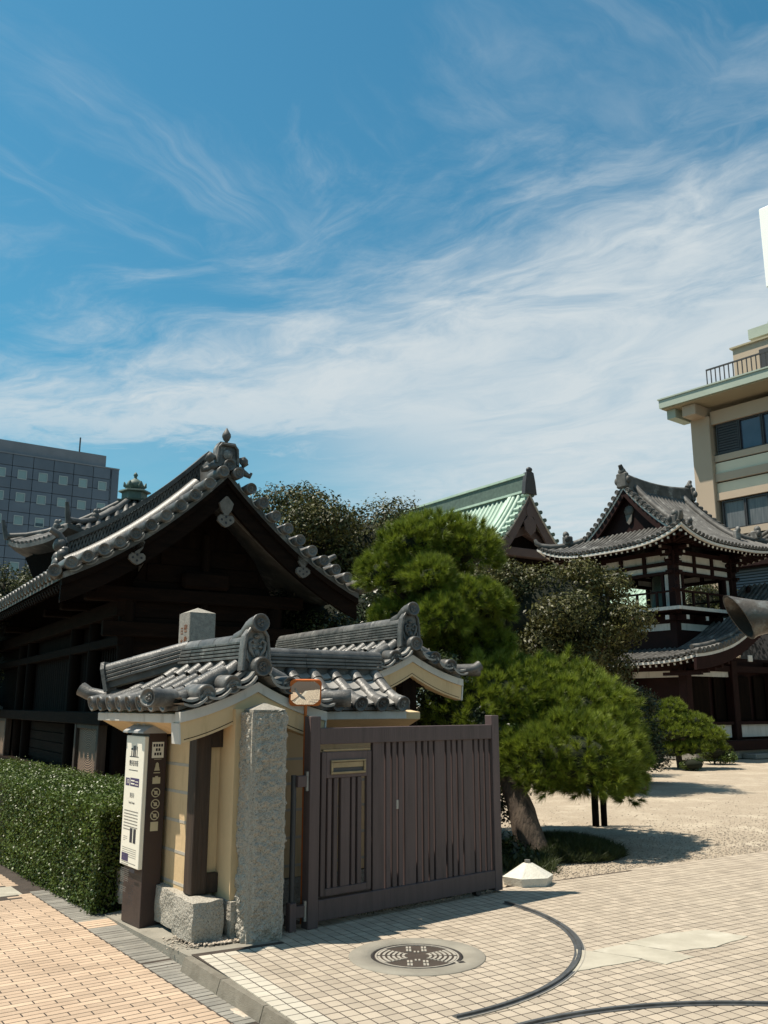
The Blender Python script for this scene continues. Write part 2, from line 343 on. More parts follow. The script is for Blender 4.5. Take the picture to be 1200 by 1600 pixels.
def leaf_mesh(name, pos, nrm, size, mat, asp=.5, droop=.0):
    n = len(pos); d = unit(rng.normal(size=(n, 3)) + np.array([0, 0, -droop])); d = unit(d - nrm * np.sum(d * nrm, 1, keepdims=True))
    sd = np.cross(nrm, d); L = (size * rng.uniform(.65, 1.25, n))[:, None]
    a = pos - d * L * .5; c = pos + d * L * .5 - nrm * L * .10
    b = pos + sd * L * asp * .5 + nrm * L * .06; e = pos - sd * L * asp * .5 + nrm * L * .06
    v = np.stack([a, b, c, e], 1).reshape(-1, 3); f = np.arange(4 * n).reshape(-1, 4)
    return np_mesh(name, v, f, mat, 4)
def blob_points(blobs, n, shell=.35, jitter=.12):
    """points spread through the outer part of ellipsoid clumps (cx,cy,cz,rx,ry,rz)"""
    B = np.array(blobs); wgt = (B[:, 3] * B[:, 4] * B[:, 5]) ** (2 / 3); idx = rng.choice(len(B), n, p=wgt / wgt.sum())
    d = unit(rng.normal(size=(n, 3))); r = 1 - shell * rng.random(n) ** 1.6 + jitter * rng.normal(size=n)
    pos = B[idx, :3] + d * B[idx, 3:] * r[:, None]; nr = unit(d / B[idx, 3:])
    return pos, nr
def clumps(c, r, n, size, seed, flat=.75):
    g = np.random.default_rng(seed); out = []
    for i in range(n):
        d = g.normal(size=3); d /= np.linalg.norm(d); k = g.uniform(.45, 1.0)
        s = size * g.uniform(.65, 1.3)
        out.append((c[0] + d[0] * r[0] * k, c[1] + d[1] * r[1] * k, c[2] + d[2] * r[2] * k, s, s, s * flat))
    return out
def leafy(root, name, blobs, n, size, mat, asp=.5, up=.35, droop=.2, inner=True, shell=.45):
    pos, nr = blob_points(blobs, n, shell)
    nr = unit(nr + rng.normal(size=nr.shape) * .65 + np.array([0, 0, up]))
    link(name, leaf_mesh(name, pos, nr, size, mat, asp, droop), root)
def needles(root, name, pads, tufts_per, length, width, n_per=34, spread=.75, up=.55, mat=None, under=-.35):
    V = []; ctr = []
    for (cx, cy, cz, rx, ry, rz, k) in pads:
        n = int(tufts_per * k); d = unit(rng.normal(size=(int(n * 1.6), 3))); d = d[d[:, 2] > under][:n]; n = len(d)
        rad = np.array([rx, ry, rz]); bump = 1 + .10 * np.sin(d[:, :1] * 7 + cx * 5) * np.cos(d[:, 1:2] * 6 + cy * 3) + .06 * rng.normal(size=(n, 1))
        p = np.array([cx, cy, cz]) + d * rad * bump * np.where(rng.random((n, 1)) < .25, rng.uniform(.6, .95, (n, 1)), np.where(rng.random((n, 1)) < .14, rng.uniform(1.06, 1.22, (n, 1)), 1))
        ax = unit(unit(d / rad) + np.array([0, 0, up]) + .25 * rng.normal(size=(n, 3)))
        ctr.append((p, ax))
    p = np.concatenate([c[0] for c in ctr]); ax = np.concatenate([c[1] for c in ctr]); N = len(p)
    P = np.repeat(p, n_per, 0); A = np.repeat(ax, n_per, 0); m = len(P)
    d = unit(A + unit(rng.normal(size=(m, 3))) * (spread * rng.random((m, 1)) ** .5 * 1.25))
    L = (length * rng.uniform(.6, 1.1, m))[:, None]
    s = unit(np.cross(d, rng.normal(size=(m, 3)))) * width * .5
    b = P - A * rng.uniform(0, .05, (m, 1))
    v = np.stack([b - s, b + s, b + d * L], 1).reshape(-1, 3)
    me = np_mesh(name, v, np.arange(3 * m).reshape(-1, 3), mat or m_needle, 3); link(name, me, root)
def ellipsoid(mb, c, r, n=10, m=6):
    prof = []
    vs = []; fs = []
    for j in range(m + 1):
        th = math.pi * j / m
        for k in range(n):
            a = 2 * math.pi * k / n; q = 1 + .08 * math.sin(3 * a + j)
            vs.append((c[0] + r[0] * q * math.sin(th) * math.cos(a), c[1] + r[1] * q * math.sin(th) * math.sin(a), c[2] + r[2] * math.cos(th)))
    for j in range(m):
        for k in range(n): fs.append((j * n + k, (j + 1) * n + k, (j + 1) * n + (k + 1) % n, j * n + (k + 1) % n))
    mb.add(vs, fs, True)
from mathutils import noise as mnoise
def rough_mesh(name, dims, sub, amp, seed, mat, margin=0., edge=.35, freq=9.):
    """block with chiselled faces: a subdivided box whose face points are pushed by noise"""
    x, y, z = dims; mb = MB(); N = sub
    def grid(o, a, b, na, nb):
        vs = []; fs = []
        for i in range(na + 1):
            for j in range(nb + 1):
                p = Vector(o) + Vector(a) * (i / na) + Vector(b) * (j / nb); vs.append(p)
        for i in range(na):
            for j in range(nb): fs.append((i * (nb + 1) + j, (i + 1) * (nb + 1) + j, (i + 1) * (nb + 1) + j + 1, i * (nb + 1) + j + 1))
        return vs, fs
    X = Vector((x, 0, 0)); Y = Vector((0, y, 0)); Z = Vector((0, 0, z)); o = Vector((-x / 2, -y / 2, 0))
    k = lambda L: max(2, int(L / sub))
    for (oo, a, b) in ((o, X, Z), (o + X, Y, Z), (o + X + Y, -X, Z), (o + Y, -Y, Z), (o + Z, X, Y)):
        vs, fs = grid(oo, a, b, k(a.length), k(b.length)); nn = a.cross(b).normalized(); out = []
        for p in vs:
            t1 = (p - oo).dot(a.normalized()); t2 = (p - oo).dot(b.normalized())
            e = min(t1, a.length - t1) ; e2 = min(t2, b.length - t2)
            q = p * freq + Vector((seed * 3.1, seed, 0))
            h = mnoise.fractal(q, .55, 2.2, 5) * .6 + .5 * mnoise.noise(p * freq * .4 + Vector((seed, 0, 0)))
            if margin:
                f = 0. if e < margin else min(1, (e - margin) / .012)
                out.append(p + nn * (amp * (h + .55)) * f)
            else:
                # shared, position-only displacement keeps the corners closed
                dv = Vector((mnoise.noise(q), mnoise.noise(q + Vector((31, 7, 3))), mnoise.noise(q + Vector((5, 57, 11)))))
                c = Vector((p.x / (x / 2), p.y / (y / 2), (p.z - z / 2) / (z / 2)))
                rnd = max(0, c.length - 1.25) * edge * min(dims) * .35
                out.append(p + dv * amp - Vector((p.x, p.y, p.z - z / 2)).normalized() * rnd)
        mb.add(out, fs, not margin)
    return mb.mesh(name, mat)
def txt(body, size, mat, name, parent, mtx, extr=.0008, align='CENTER', sx=1.):
    cu = bpy.data.curves.new(name, 'FONT'); cu.body = body; cu.size = size; cu.align_x = align; cu.align_y = 'CENTER'; cu.extrude = extr; cu.resolution_u = 2
    o = bpy.data.objects.new(name, cu); COL.objects.link(o)
    me = bpy.data.meshes.new_from_object(o.evaluated_get(bpy.context.evaluated_depsgraph_get()))
    bpy.data.objects.remove(o); bpy.data.curves.remove(cu)
    me.materials.clear(); me.materials.append(mat)
    return link(name, me, parent, mtx @ Matrix.Diagonal((sx, 1, 1, 1)))

# ------------------------------------------------------------------ ground
def sheet(name, pts, z, mat):
    return struct(MB().add([(x, y, z) for x, y in pts], [tuple(range(len(pts)))]).build(name, mat))
GY = R(31.3); GA = np.array([math.cos(GY), math.sin(GY)]); GB = np.array([math.sin(GY), -math.cos(GY)])
K0 = np.array([-1.297, 6.53]); kd = np.array([math.cos(R(-56.3)), math.sin(R(-56.3))]); kn = np.array([-kd[1], kd[0]])   # kn points to the court side
def kp(s, o=0.): return tuple(K0 + kd * s + kn * o)
far = 900.
# court side: one sheet from the kerb to the horizon
sheet('ground', [kp(-far, .45), kp(-.02, .45), kp(-.02), kp(12), kp(12, far), kp(-far, far)], -.016, m_gravel)
sheet('street', [kp(-far, .5), kp(-far, -far), kp(12, -far), kp(12, -.03), kp(.02, -.03), kp(.02, .5)], -.104, m_mortar)
# concrete pad and soil behind the kerb under sign, hedge and wall
sheet('soil_bed', [kp(-14, .44), kp(-.02, .44), tuple(K0 + GA * 1.1), tuple(K0 + GA * 1.1 + np.array([-9, 13.]))], -.012, m_soil)
sheet('hedge_bed', [kp(-14, .0), kp(-1.9, .0), kp(-1.9, .46), kp(-14, .46)], -.088, m_soil)
_pp = [(*kp(-1.9, -.02), -.080), (*kp(-.9, -.02), -.050), (*kp(0, -.02), -.006), (*tuple(K0 + GA * .66), -.004), (*tuple(K0 + GA * .66 - kd * .75), -.006), (*tuple(K0 - kd * 1.9 + kn * .47), -.030)]
struct(MB().add(_pp + [(x, y, -.11) for x, y, z in _pp], [(0, 1, 5), (1, 2, 3), (1, 3, 4), (1, 4, 5), (0, 6, 7, 1), (1, 7, 8, 2), (2, 8, 9, 3), (5, 11, 6, 0)]).build('concrete_pad', m_concrete))
# kerb
kb = thing('kerb', 'grey concrete kerb edging the tiled forecourt above the brick pavement', 'kerb', kind='structure')
for i in range(4):
    s0 = .0 + i * .6
    p = [kp(s0 + .004, -.055), kp(s0 + .596, -.055), kp(s0 + .596, .0), kp(s0 + .004, .0)]
    b = [kp(s0 + .004, -.085), kp(s0 + .596, -.085), kp(s0 + .596, .0), kp(s0 + .004, .0)]
    mb = MB(); vs = [(x, y, -.101) for x, y in b] + [(x, y, -.006) for x, y in p]
    mb.add(vs, [(4, 5, 6, 7), (0, 1, 5, 4), (1, 2, 6, 5), (2, 3, 7, 6), (3, 0, 4, 7)]); mb.build('kerb_stone', m_kerb, kb)
# ---- tiled forecourt
s = .0922
plaza = thing('forecourt_paving', 'square beige tile paving laid diagonally in front of the gate', 'paving', kind='structure')
def inside_plaza(c):
    r = c - K0; o = r @ kn
    if o < -.005: return False
    a = r @ GA; b = r @ GB
    # rear edge: pillar line, then the gravel boundary
    if a < .66 and b < .02: return False
    gl = (c - np.array([-.62, 7.28])) @ np.array([-.645, .764])
    if gl > .10 and c[0] < 1.02: return False
    back = 2.02 if a > 2.9 else .02 + 2.0 * 1
    g0 = np.array([1.588, 9.106]); gd = np.array([4.454 - 1.588, 10.952 - 9.106]); gd /= np.linalg.norm(gd); gn = np.array([-gd[1], gd[0]])
    if (c - g0) @ gn > 0: return False
    if c[1] < 3.2 or c[0] > 8.5: return False
    return True
man_c = np.array([.222, 6.50])
gj = .0085
def tile_mesh(name, mat, sx, sy, h, b=.003):
    mb = MB(); x, y = sx / 2, sy / 2
    vs = [(-x, -y, -h), (x, -y, -h), (x, y, -h), (-x, y, -h), (-x, -y, -b), (x, -y, -b), (x, y, -b), (-x, y, -b), (-x + b, -y + b, 0), (x - b, -y + b, 0), (x - b, y - b, 0), (-x + b, y - b, 0)]
    fs = [(8, 9, 10, 11)]
    for o in (0, 4): fs += [(o + i, o + (i + 1) % 4, o + 4 + (i + 1) % 4, o + 4 + i) for i in range(4)]
    return mb.add(vs, fs).mesh(name, mat), vs, fs
tm, tvs, tfs = tile_mesh('tile', m_tile, s - gj, s - gj, .012, .0014); twm, _, _ = tile_mesh('tile', m_white_tile, s - gj, s - gj, .012, .0014)
# grid anchored on the measured joint crossing (487.1,1525.4)px
O = np.array([-.474, 6.105])
cells = []
patches = [[(1.19, 6.13), (1.33, 6.66), (1.72, 6.42), (1.62, 6.34)], [(1.42, 6.62), (1.83, 6.30), (2.08, 6.46), (1.95, 6.62), (1.70, 6.80)], [(1.70, 6.81), (1.98, 6.60), (2.30, 6.72), (2.66, 7.00), (2.40, 7.20), (2.05, 7.08)]]
def in_poly(p, poly):
    c = False; j = len(poly) - 1
    for i in range(len(poly)):
        if (poly[i][1] > p[1]) != (poly[j][1] > p[1]) and p[0] < (poly[j][0] - poly[i][0]) * (p[1] - poly[i][1]) / (poly[j][1] - poly[i][1]) + poly[i][0]: c = not c
        j = i
    return c
for i in range(-40, 110):
    for j in range(-75, 60):
        c = O + s * ((i + .5) * GA + (j + .5) * GB)
        if not inside_plaza(c): continue
        if np.linalg.norm(c - man_c) < .395: continue
        r = c - K0; white = (r @ kn) < .155 or (r @ GB < .19 and r @ GA < .62)
        px = abs(c[0] / c[1]) < .50; cells.append((c[1] + (0 if px else 50), i, j, c, white))
cells.sort(key=lambda q: q[0] - (100 if q[4] and q[0] < 20 else 0))
rz = Matrix.Rotation(GY, 4, 'Z')
rest = MB(); nvis = 0
for d, i, j, c, white in cells:
    h = random.uniform(-.0004, .0006); tl = Matrix.Rotation(random.uniform(-.005, .005), 4, 'X') @ Matrix.Rotation(random.uniform(-.005, .005), 4, 'Y')
    mt = Matrix.Translation((c[0], c[1], h)) @ rz @ tl
    if (white or d > 4.9) and d < 20 and nvis < 298:
        link('tile', twm if white else tm, plaza, mt); nvis += 1
    else:
        rest.add([mt @ Vector(p) for p in tvs], tfs)
rest.build('tile', M('paving_tile_field', (.378, .32, .252), (.328, .275, .215), 3, .85, .25, 220, rand=.13, isl=True, speck=((.22, .18, .14), 260, .62), dirt=((.29, .24, .18), 1.1, .52, .82)), plaza, kind='stuff')
bd = MB(); bd.add([(*kp(-.02, 0), -.0014), (*kp(9, 0), -.0014), (9, 3, -.0014), (9, 13.7, -.0014), (1.55, 9.10, -.0014), (.6, 8.5, -.0014), (*tuple(K0 + GA * 1.1), -.0014)], [tuple(range(7))])
bd.build('mortar_bed', m_mortar, plaza)
for p in patches:
    mb = MB(); pts = []
    for i in range(len(p)):
        a = Vector(p[i]); b = Vector(p[(i + 1) % len(p)])
        for k in range(4):
            q = a.lerp(b, k / 4); pts.append((q.x + random.uniform(-.012, .012), q.y + random.uniform(-.012, .012)))
    mb.prism(pts, -.008, .0045); mb.build('concrete_patch', m_patch, plaza)
# ---- brick pavement
walk = thing('brick_pavement', 'salmon brick pavement with a grey soldier course beside the hedge', 'pavement', kind='structure')
BY = R(35.2); BA = np.array([math.cos(BY), math.sin(BY)]); BB = np.array([math.sin(BY), -math.cos(BY)])
bl, bw = .2225, .0572
bm, bvs, bfs = tile_mesh('brick', m_brick, bl, bw, .012, .0014); gm, gvs, gfs = tile_mesh('grey_brick', m_grey_brick, .275, bw, .012, .0014)
edge_a = (np.array([-1.976, 7.091])) @ BA
MB().add([(*(a_ * BA + b_ * BB), -.0914) for a_, b_ in ((-9, -14), (edge_a + .29, -14), (edge_a + .29, -2), (-9, -2))], [(0, 3, 2, 1)]).build('mortar_bed', m_mortar, walk)
zs = -.09
lst = []
for row in range(-20, 190):
    b = -5.987 - .0655 * row + .0655 * 30
    off = (row % 2) * .1155
    for k in range(-30, 6):
        a1 = 1.655 + .231 * k + off; a0 = a1 - .231
        if a0 > edge_a - .02: continue
        a1c = min(a1, edge_a - .002)
        c = ((a0 + a1c) / 2) * BA + b * BB
        if c[1] < 2.5 or c[0] < -9: continue
        if abs(c[0] + 3.75) < .34 and abs(c[1] - 9.0) < .30: continue
        vis = c[0] / c[1] > -.46
        lst.append((c[1] + (0 if vis and c[1] > 4.9 else 60), c, (a1c - a0 - .0085) / bl))
lst.sort(key=lambda q: q[0]); rzb = Matrix.Rotation(BY, 4, 'Z'); rest = MB()
for n, (d, c, f) in enumerate(lst):
    mt = Matrix.Translation((c[0], c[1], zs + random.uniform(-.0004, .0006))) @ rzb @ Matrix.Rotation(random.uniform(-.006, .006), 4, 'X') @ Matrix.Diagonal((f, 1, 1, 1))
    if n < 300: link('brick', bm, walk, mt)
    else: rest.add([mt @ Vector(p) for p in bvs], bfs)
rest.build('brick', M('sidewalk_brick_field', (.45, .335, .24), (.37, .27, .19), 2.5, .85, .25, 200, rand=.14, isl=True, speck=((.3, .2, .13), 240, .64)), walk, kind='stuff')
for row in range(-6, 62):
    b = -5.987 - .0655 * row + .0655 * 10 - .012
    c = (edge_a + .1395) * BA + b * BB
    if c[1] < 4.4: continue
    orange = -7.84 < b < -7.60
    mt = Matrix.Translation((c[0], c[1], zs + random.uniform(-.0015, .0015))) @ rzb @ Matrix.Rotation(random.uniform(-.01, .01), 4, 'X')
    link('brick' if orange else 'grey_brick', bm if orange else gm, walk, mt @ (Matrix.Diagonal((1.2, 1, 1, 1)) if orange else Matrix.Identity(4)))
cov = thing('access_cover', 'square metal access cover set in the brick pavement', 'cover', (-3.75, 9.0, zs), BY)
MB().box(-.3, .3, -.26, .26, -.01, -.004).build('frame', m_iron, cov)
MB().bbox(-.27, .27, -.23, .23, -.004, .002, .003).build('lid', m_patch, cov)
MB().lathe([(0, .0035), (.035, .0035), (.04, .002)], 10).build('lifting_hole', m_iron, cov)
# sediment at the kerb foot
mb = MB()
for (cx, cy, r, rr) in ((kp(1.35, -.13)[0], kp(1.35, -.13)[1], .16, .05), (kp(.98, -.1)[0], kp(.98, -.1)[1], .10, .03)):
    n = 22; vs = [(cx, cy, zs + .008)]
    for k in range(n):
        a = 2 * math.pi * k / n; f = random.uniform(.7, 1.15)
        p = np.array([cx, cy]) + kd * math.cos(a) * r * f + kn * math.sin(a) * rr * f; vs.append((p[0], p[1], zs + .001))
    mb.add(vs, [(0, 1 + k, 1 + (k + 1) % n) for k in range(n)])
mb.build('sand', m_pebble)['kind'] = 'stuff'
# ---- pebbles
def pebbles(name, pts, r0, r1, zbase, mat=m_pebble):
    V = []; F = []; base = np.array([(1, 0, 0), (-1, 0, 0), (0, 1, 0), (0, -1, 0), (0, 0, 1), (0, 0, -1)], float)
    fs = np.array([(0, 2, 4), (2, 1, 4), (1, 3, 4), (3, 0, 4), (2, 0, 5), (1, 2, 5), (3, 1, 5), (0, 3, 5)])
    n = len(pts); r = rng.uniform(r0, r1, (n, 1, 1)); sc = rng.uniform(.6, 1.3, (n, 1, 3)); a = rng.uniform(0, 6.28, n)
    B = base[None] * r * sc * np.array([1, 1, .6]); ca, sa = np.cos(a)[:, None], np.sin(a)[:, None]
    v = np.stack([B[..., 0] * ca - B[..., 1] * sa, B[..., 0] * sa + B[..., 1] * ca, B[..., 2]], -1)
    v[..., 0] += pts[:, :1]; v[..., 1] += pts[:, 1:2]; v[..., 2] += zbase
    f = (fs[None] + 6 * np.arange(n)[:, None, None]).reshape(-1, 3)
    o = link(name, np_mesh(name, v.reshape(-1, 3), f, mat, 3)); o['kind'] = 'stuff'; return o
n = 1500; tt = rng.random(n); p = np.array([K0 + GA * .30 - kd * .28]) + np.outer(rng.uniform(-.3, .75, n), GA) * .55 + np.outer(rng.normal(0, .10, n) + .02, kn) - np.outer(rng.uniform(-.1, .28, n), kd)
pebbles('pebbles', p, .006, .016, .0)
n = 9000; x = rng.uniform(1.2, 9, n); y = 9.1 + (x - 1.588) * .644 + rng.exponential(1.1, n) + .02
pebbles('gravel', np.c_[x, y], .006, .013, -.012)
n = 260; x = rng.uniform(-.1, 1.0, n); y = 8.05 + .857 * (x - .3) + rng.normal(0, .06, n)
pebbles('fallen_grit', np.c_[x, y], .004, .010, .002)
# ---- manhole
mh = thing('manhole_cover', 'round cast iron manhole cover with fan pattern in a concrete ring', 'manhole', (man_c[0], man_c[1], 0), R(0))
MB().lathe([(.46, -.01), (.462, .002), (.455, .0055), (.315, .0055), (.31, -.004)], 48).build('concrete_ring', m_concrete, mh)
MB().lathe([(.31, -.006), (.31, .002), (.292, .002), (.29, -.003), (0, -.003)], 48).build('iron_disc', m_iron, mh)
mb = MB()
def arc_bar(r0, r1, a0, a1, z0=-.003, z1=.003, n=7):
    a = [a0 + (a1 - a0) * k / n for k in range(n + 1)]
    mb.strip_prism([(r1 * math.cos(q), r1 * math.sin(q)) for q in a], [(r0 * math.cos(q), r0 * math.sin(q)) for q in a], z0, z1, 'z')
for sd in (0, math.pi):
    for k, r in enumerate((.085, .118, .151, .184, .217, .25)):
        for h in (-1, 1): arc_bar(r, r + .017, sd + h * .05, sd + h * .62)
arc_bar(.272, .283, 0, 2 * math.pi, n=48)
for sd in (-1, 1):
    for ix in (-3, -2, 2, 3):
        for k in range(2): mb.box(ix * .021 - .007, ix * .021 + .007, sd * (.135 + .07 * k) - .026, sd * (.135 + .07 * k) + .026, -.003, .003)
    for ix in (-1, 1): mb.box(ix * .012 - .006, ix * .012 + .006, sd * .10 - .018, sd * .10 + .018, -.003, .003)
for q in range(4):
    a = R(45 + 90 * q) + (R(8) if q % 2 else -R(8))
    for k in range(7): r = .08 + .028 * k; mb.box(r, r + .018, -.004, .004, -.003, .002, Matrix.Rotation(a, 4, 'Z'))
mb.build('raised_pattern', m_iron_worn, mh)
MB().box(-.045, .045, -.04, .04, -.002, .004, Matrix.Translation((.295, -.17, 0)) @ Matrix.Rotation(R(20), 4, 'Z')).build('hinge_box', m_iron_worn, mh)
MB().box(-.022, .022, -.02, .02, .0, .006, Matrix.Translation((.285, -.165, 0)) @ Matrix.Rotation(R(20), 4, 'Z')).build('hinge_pin', m_iron, mh)
# ---- curved gate rails
def rail_arc(c, r, a0, a1, label, n=60):
    root = thing('gate_rail', label, 'rail', (c[0], c[1], 0), group='curved floor rails for the gate leaves')
    mb = MB(); a = [a0 + (a1 - a0) * k / n for k in range(n + 1)]
    P = lambda rr: [(rr * math.cos(q), rr * math.sin(q)) for q in a]
    mb.strip_prism(P(r + .034), P(r - .034), -.006, .004, 'z'); mb.build('rail_plate', m_rail, root)
    mb = MB(); mb.strip_prism(P(r + .012), P(r - .010), .004, .016, 'z'); mb.build('rail_head', m_rail, root)
    mb = MB(); mb.strip_prism(P(r + .040), P(r + .0345), -.006, .006, 'z'); mb.build('rail_edge', m_iron_worn, root)
rail_arc((-.64, 7.02), 2.02, R(-59.5), R(34), 'dark steel floor rail curving out from the open gate leaf')
rail_arc((1.92, 3.35), 2.165, R(60), R(127), 'dark steel floor rail crossing the bottom corner of the forecourt')

# ------------------------------------------------------------------ roof tile kit
def half_tile(name, r, L, mat, taper=.94, n=8, cap=False):
    mb = MB(); vs = []; fs = []
    for y, rr in ((0, r * taper), (L * .9, r), (L, r)):
        vs += [(rr * math.cos(math.pi * k / n), y, rr * math.sin(math.pi * k / n)) for k in range(n + 1)]
    for i in range(2):
        for k in range(n): a = i * (n + 1) + k; fs.append((a + n + 1, a + n + 2, a + 1, a))
    mb.add(vs, fs, True)
    o = vs[2 * (n + 1):]; mb.add(o + [(p[0] * .8, L, p[2] * .8) for p in o], [(k, n + 1 + k, n + 2 + k, k + 1) for k in range(n)])
    return mb.mesh(name, mat)
def end_tile(name, r, L, mat, n=18):
    """full round end tile with rimmed, recessed disc facing +Y"""
    mb = MB(); M4 = Matrix(((1, 0, 0, 0), (0, 0, 1, 0), (0, -1, 0, 0), (0, 0, 0, 1)))   # lathe z -> +Y
    mb.lathe([(r * .94, 0), (r, L * .55), (r * 1.06, L * .80), (r * 1.06, L), (r * .86, L), (r * .80, L - .012), (.001, L - .012)], n, M4, True)
    rr = r * .5
    mb.lathe([(rr, L - .0125), (rr, L - .006), (rr * .78, L - .006), (rr * .74, L - .0125)], 12, M4, False)
    for k in range(3): mb.lathe([(r * .2, L - .0125), (r * .16, L - .004), (0.001, L - .003)], 7, M4, True, c=(r * .22 * math.cos(2.1 * k), r * .22 * math.sin(2.1 * k), 0))
    return mb.mesh(name, mat)
def pan_tile(name, wd, L, mat, sag=.03, n=5):
    mb = MB(); top = []
    for y in (0, L): top += [(wd * (k / n - .5), y, sag * ((2 * k / n - 1) ** 2) + (.018 if y == L else 0)) for k in range(n + 1)]
    m = n + 1; fs = [(k, k + 1, m + k + 1, m + k) for k in range(n)]
    mb.add(top, fs, True)
    e = top[m:]; mb.add(e + [(p[0], p[1], p[2] - .02) for p in e], [(k, k + 1, m + k + 1, m + k) for k in range(n)])
    return mb.mesh(name, mat)
class Slope:
    """concave roof profile: v = distance out from the ridge, z = height"""
    def __init__(s, v0, v1, z0, z1, c=.35): s.v0, s.v1, s.z0, s.z1, s.c = v0, v1, z0, z1, c
    def p(s, t): return (s.v0 + (s.v1 - s.v0) * t, s.z0 + (s.z1 - s.z0) * (t * (1 + s.c) - s.c * t * t))
    def n(s, t):
        a = s.p(t - .02); b = s.p(t + .02); d = Vector((b[0] - a[0], b[1] - a[1])).normalized(); return d
def small_roof(wall, loc, yaw, L, W, z0, z1, rows, sides, name='roof', hip=False, oni_h=.36, layers=5, vend=True, uc=0.):
    """tiled coping roof. local x = along ridge away from the gable end (x=0), y = across."""
    sl = Slope(.0, W, z0, z1, .45); slg = sl; sl = Slope(.0, W, z0 + .115, z1, .50)
    Mx = Matrix.Translation(loc) @ Matrix.Rotation(yaw, 4, 'Z')
    mb = MB(); T = [k / 8 for k in range(9)]
    top = [(-sl.p(q)[0], sl.p(q)[1] - .012) for q in T[::-1]] + [(sl.p(q)[0], sl.p(q)[1] - .012) for q in T[1:]]
    mb.strip_prism(top, [(a, b - .035) for a, b in top], -.02, L, 'x')
    if hip:
        e = [(L, -W, z1 - .012), (L, 0, z0 - .012), (L, W, z1 - .012), (L + W, -W, z1 - .02), (L + W, W, z1 - .02)]
        mb.add(e, [(0, 1, 3), (1, 4, 3), (1, 2, 4)])
    roof = mb.build(name, m_rooftile, wall, mtx=Mx)
    r = .062; nseg = 3
    seg = W / nseg * 1.06
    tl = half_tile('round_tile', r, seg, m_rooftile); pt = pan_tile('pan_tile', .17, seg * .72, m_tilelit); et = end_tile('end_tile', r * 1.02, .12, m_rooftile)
    vt = end_tile('verge_tile', r * 1.08, .30, m_rooftile); vpt = pan_tile('verge_pan_tile', .19, .25, m_tilelit, .035)
    for sd in sides:
        for u in rows:
            tmin = 0.
            if hip and u > L: tmin = min(.9, (u - L) / W + .05)
            for k in range(nseg):
                t0 = k / nseg; t1 = (k + 1) / nseg
                if t1 < tmin + .08: continue
                a = sl.p(max(t0, tmin)); b = sl.p(t1); f = (t1 - max(t0, tmin)) * nseg
                d = Vector((0, sd * (b[0] - a[0]), b[1] - a[1]))
                m = aim((u, sd * a[0], a[1] + .012), d, (0, 0, 1)) @ Matrix.Rotation(random.uniform(-.02, .02), 4, 'Z') @ Matrix.Diagonal((1, f, 1, 1))
                link('round_tile', tl, roof, m)
            a = sl.p(.93); b = sl.p(1.02); d = Vector((0, sd * (b[0] - a[0]), b[1] - a[1]))
            link('end_tile', et, roof, aim((u, sd * a[0], a[1] + .024), d) @ Matrix.Rotation(random.uniform(0, 6), 4, 'Y'))
        for u in [(rows[i] + rows[i + 1]) / 2 for i in range(len(rows) - 1)] + ([rows[-1] + .12] if not hip else []):
            for k in range(4):
                t0 = k / 4; t1 = t0 + .3
                if hip and u > L and t0 < (u - L) / W: continue
                a = sl.p(t0); b = sl.p(t1); d = Vector((0, sd * (b[0] - a[0]), b[1] - a[1]))
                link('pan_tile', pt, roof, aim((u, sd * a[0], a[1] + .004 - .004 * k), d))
    # verge tiles over the gable end
    slr = sl; sl = slg
    for sd in (-1, 1):
        for k, v in enumerate((.25, .46)):
            q = sl.p(v / W)
            link('verge_tile', vt, roof, aim((.16, sd * v, q[1] + .05), (-1, 0, -.06), (0, 0, 1)) @ Matrix.Rotation(random.uniform(0, 6), 4, 'Y'))
        for v in (.13, .355, .555):
            q = sl.p(v / W); tg = sl.n(v / W)
            link('verge_pan_tile', vpt, roof, aim((.12, sd * v, q[1] + .012), (-1, 0, -.04), (0, sd * -tg.y, abs(tg.x))))
            q = sl.p(v / W); link('verge_pan_tile', vpt, roof, aim((.08, sd * v, q[1] - .026), (-1, 0, -.04), (0, sd * -tg.y, abs(tg.x))))
        q = sl.p(.97)
        link('verge_tile', vt, roof, aim((.10, sd * W * .985, q[1] + .045), (-.5, sd * .86, 0)))
        # first row beside the verge ends in a closed bulb
        mb = MB(); a = slr.p(.30); b = slr.p(.64)
        mb.tube([(.13, sd * a[0], a[1] + .045), (.13, sd * (a[0] * .5 + b[0] * .5), (a[1] + b[1]) / 2 + .05), (.13, sd * b[0], b[1] + .05)], [.062, .068, .066], 12)
        ellipsoid(mb, (.13, sd * b[0], b[1] + .05), (.066, .07, .066), 12, 8); mb.build('bulb_tile', m_rooftile, roof)
    link('verge_tile', vt, roof, aim((.17, 0, z0 + .075), (-1, 0, -.05)) @ Matrix.Scale(1.08, 4))
    # ridge: stacked flat tiles and round cap
    zb = z0 + .125; u1 = L
    for k in range(layers):
        hw = .115 - .006 * k; h = .030; n = 5
        for j in range(n):
            a = .06 + (u1 - .06) * j / n; b = .06 + (u1 - .06) * (j + 1) / n - .002
            MB().bbox(a, b, -hw + random.uniform(-.002, .002), hw + random.uniform(-.002, .002), zb + k * h, zb + (k + 1) * h - .0105, .002).build('ridge_tile', m_rooftile, roof)
    MB().box(.06, u1, -.075, .075, zb - .06, zb + layers * .030 - .01).build('ridge_core', m_rooftile_d, roof)
    zt = zb + layers * .030
    rc = half_tile('ridge_cap_tile', .070, .30, m_rooftile, .97, 10)
    n = max(1, int(round((u1 - .05) / .27)))
    for j in range(n):
        a = .05 + (u1 - .05) * (j + 1) / n
        link('ridge_cap_tile', rc, roof, aim((a, 0, zt - .012), (-1, 0, 0)) @ Matrix.Diagonal((1, (u1 - .05) / n / .285, 1, 1)))
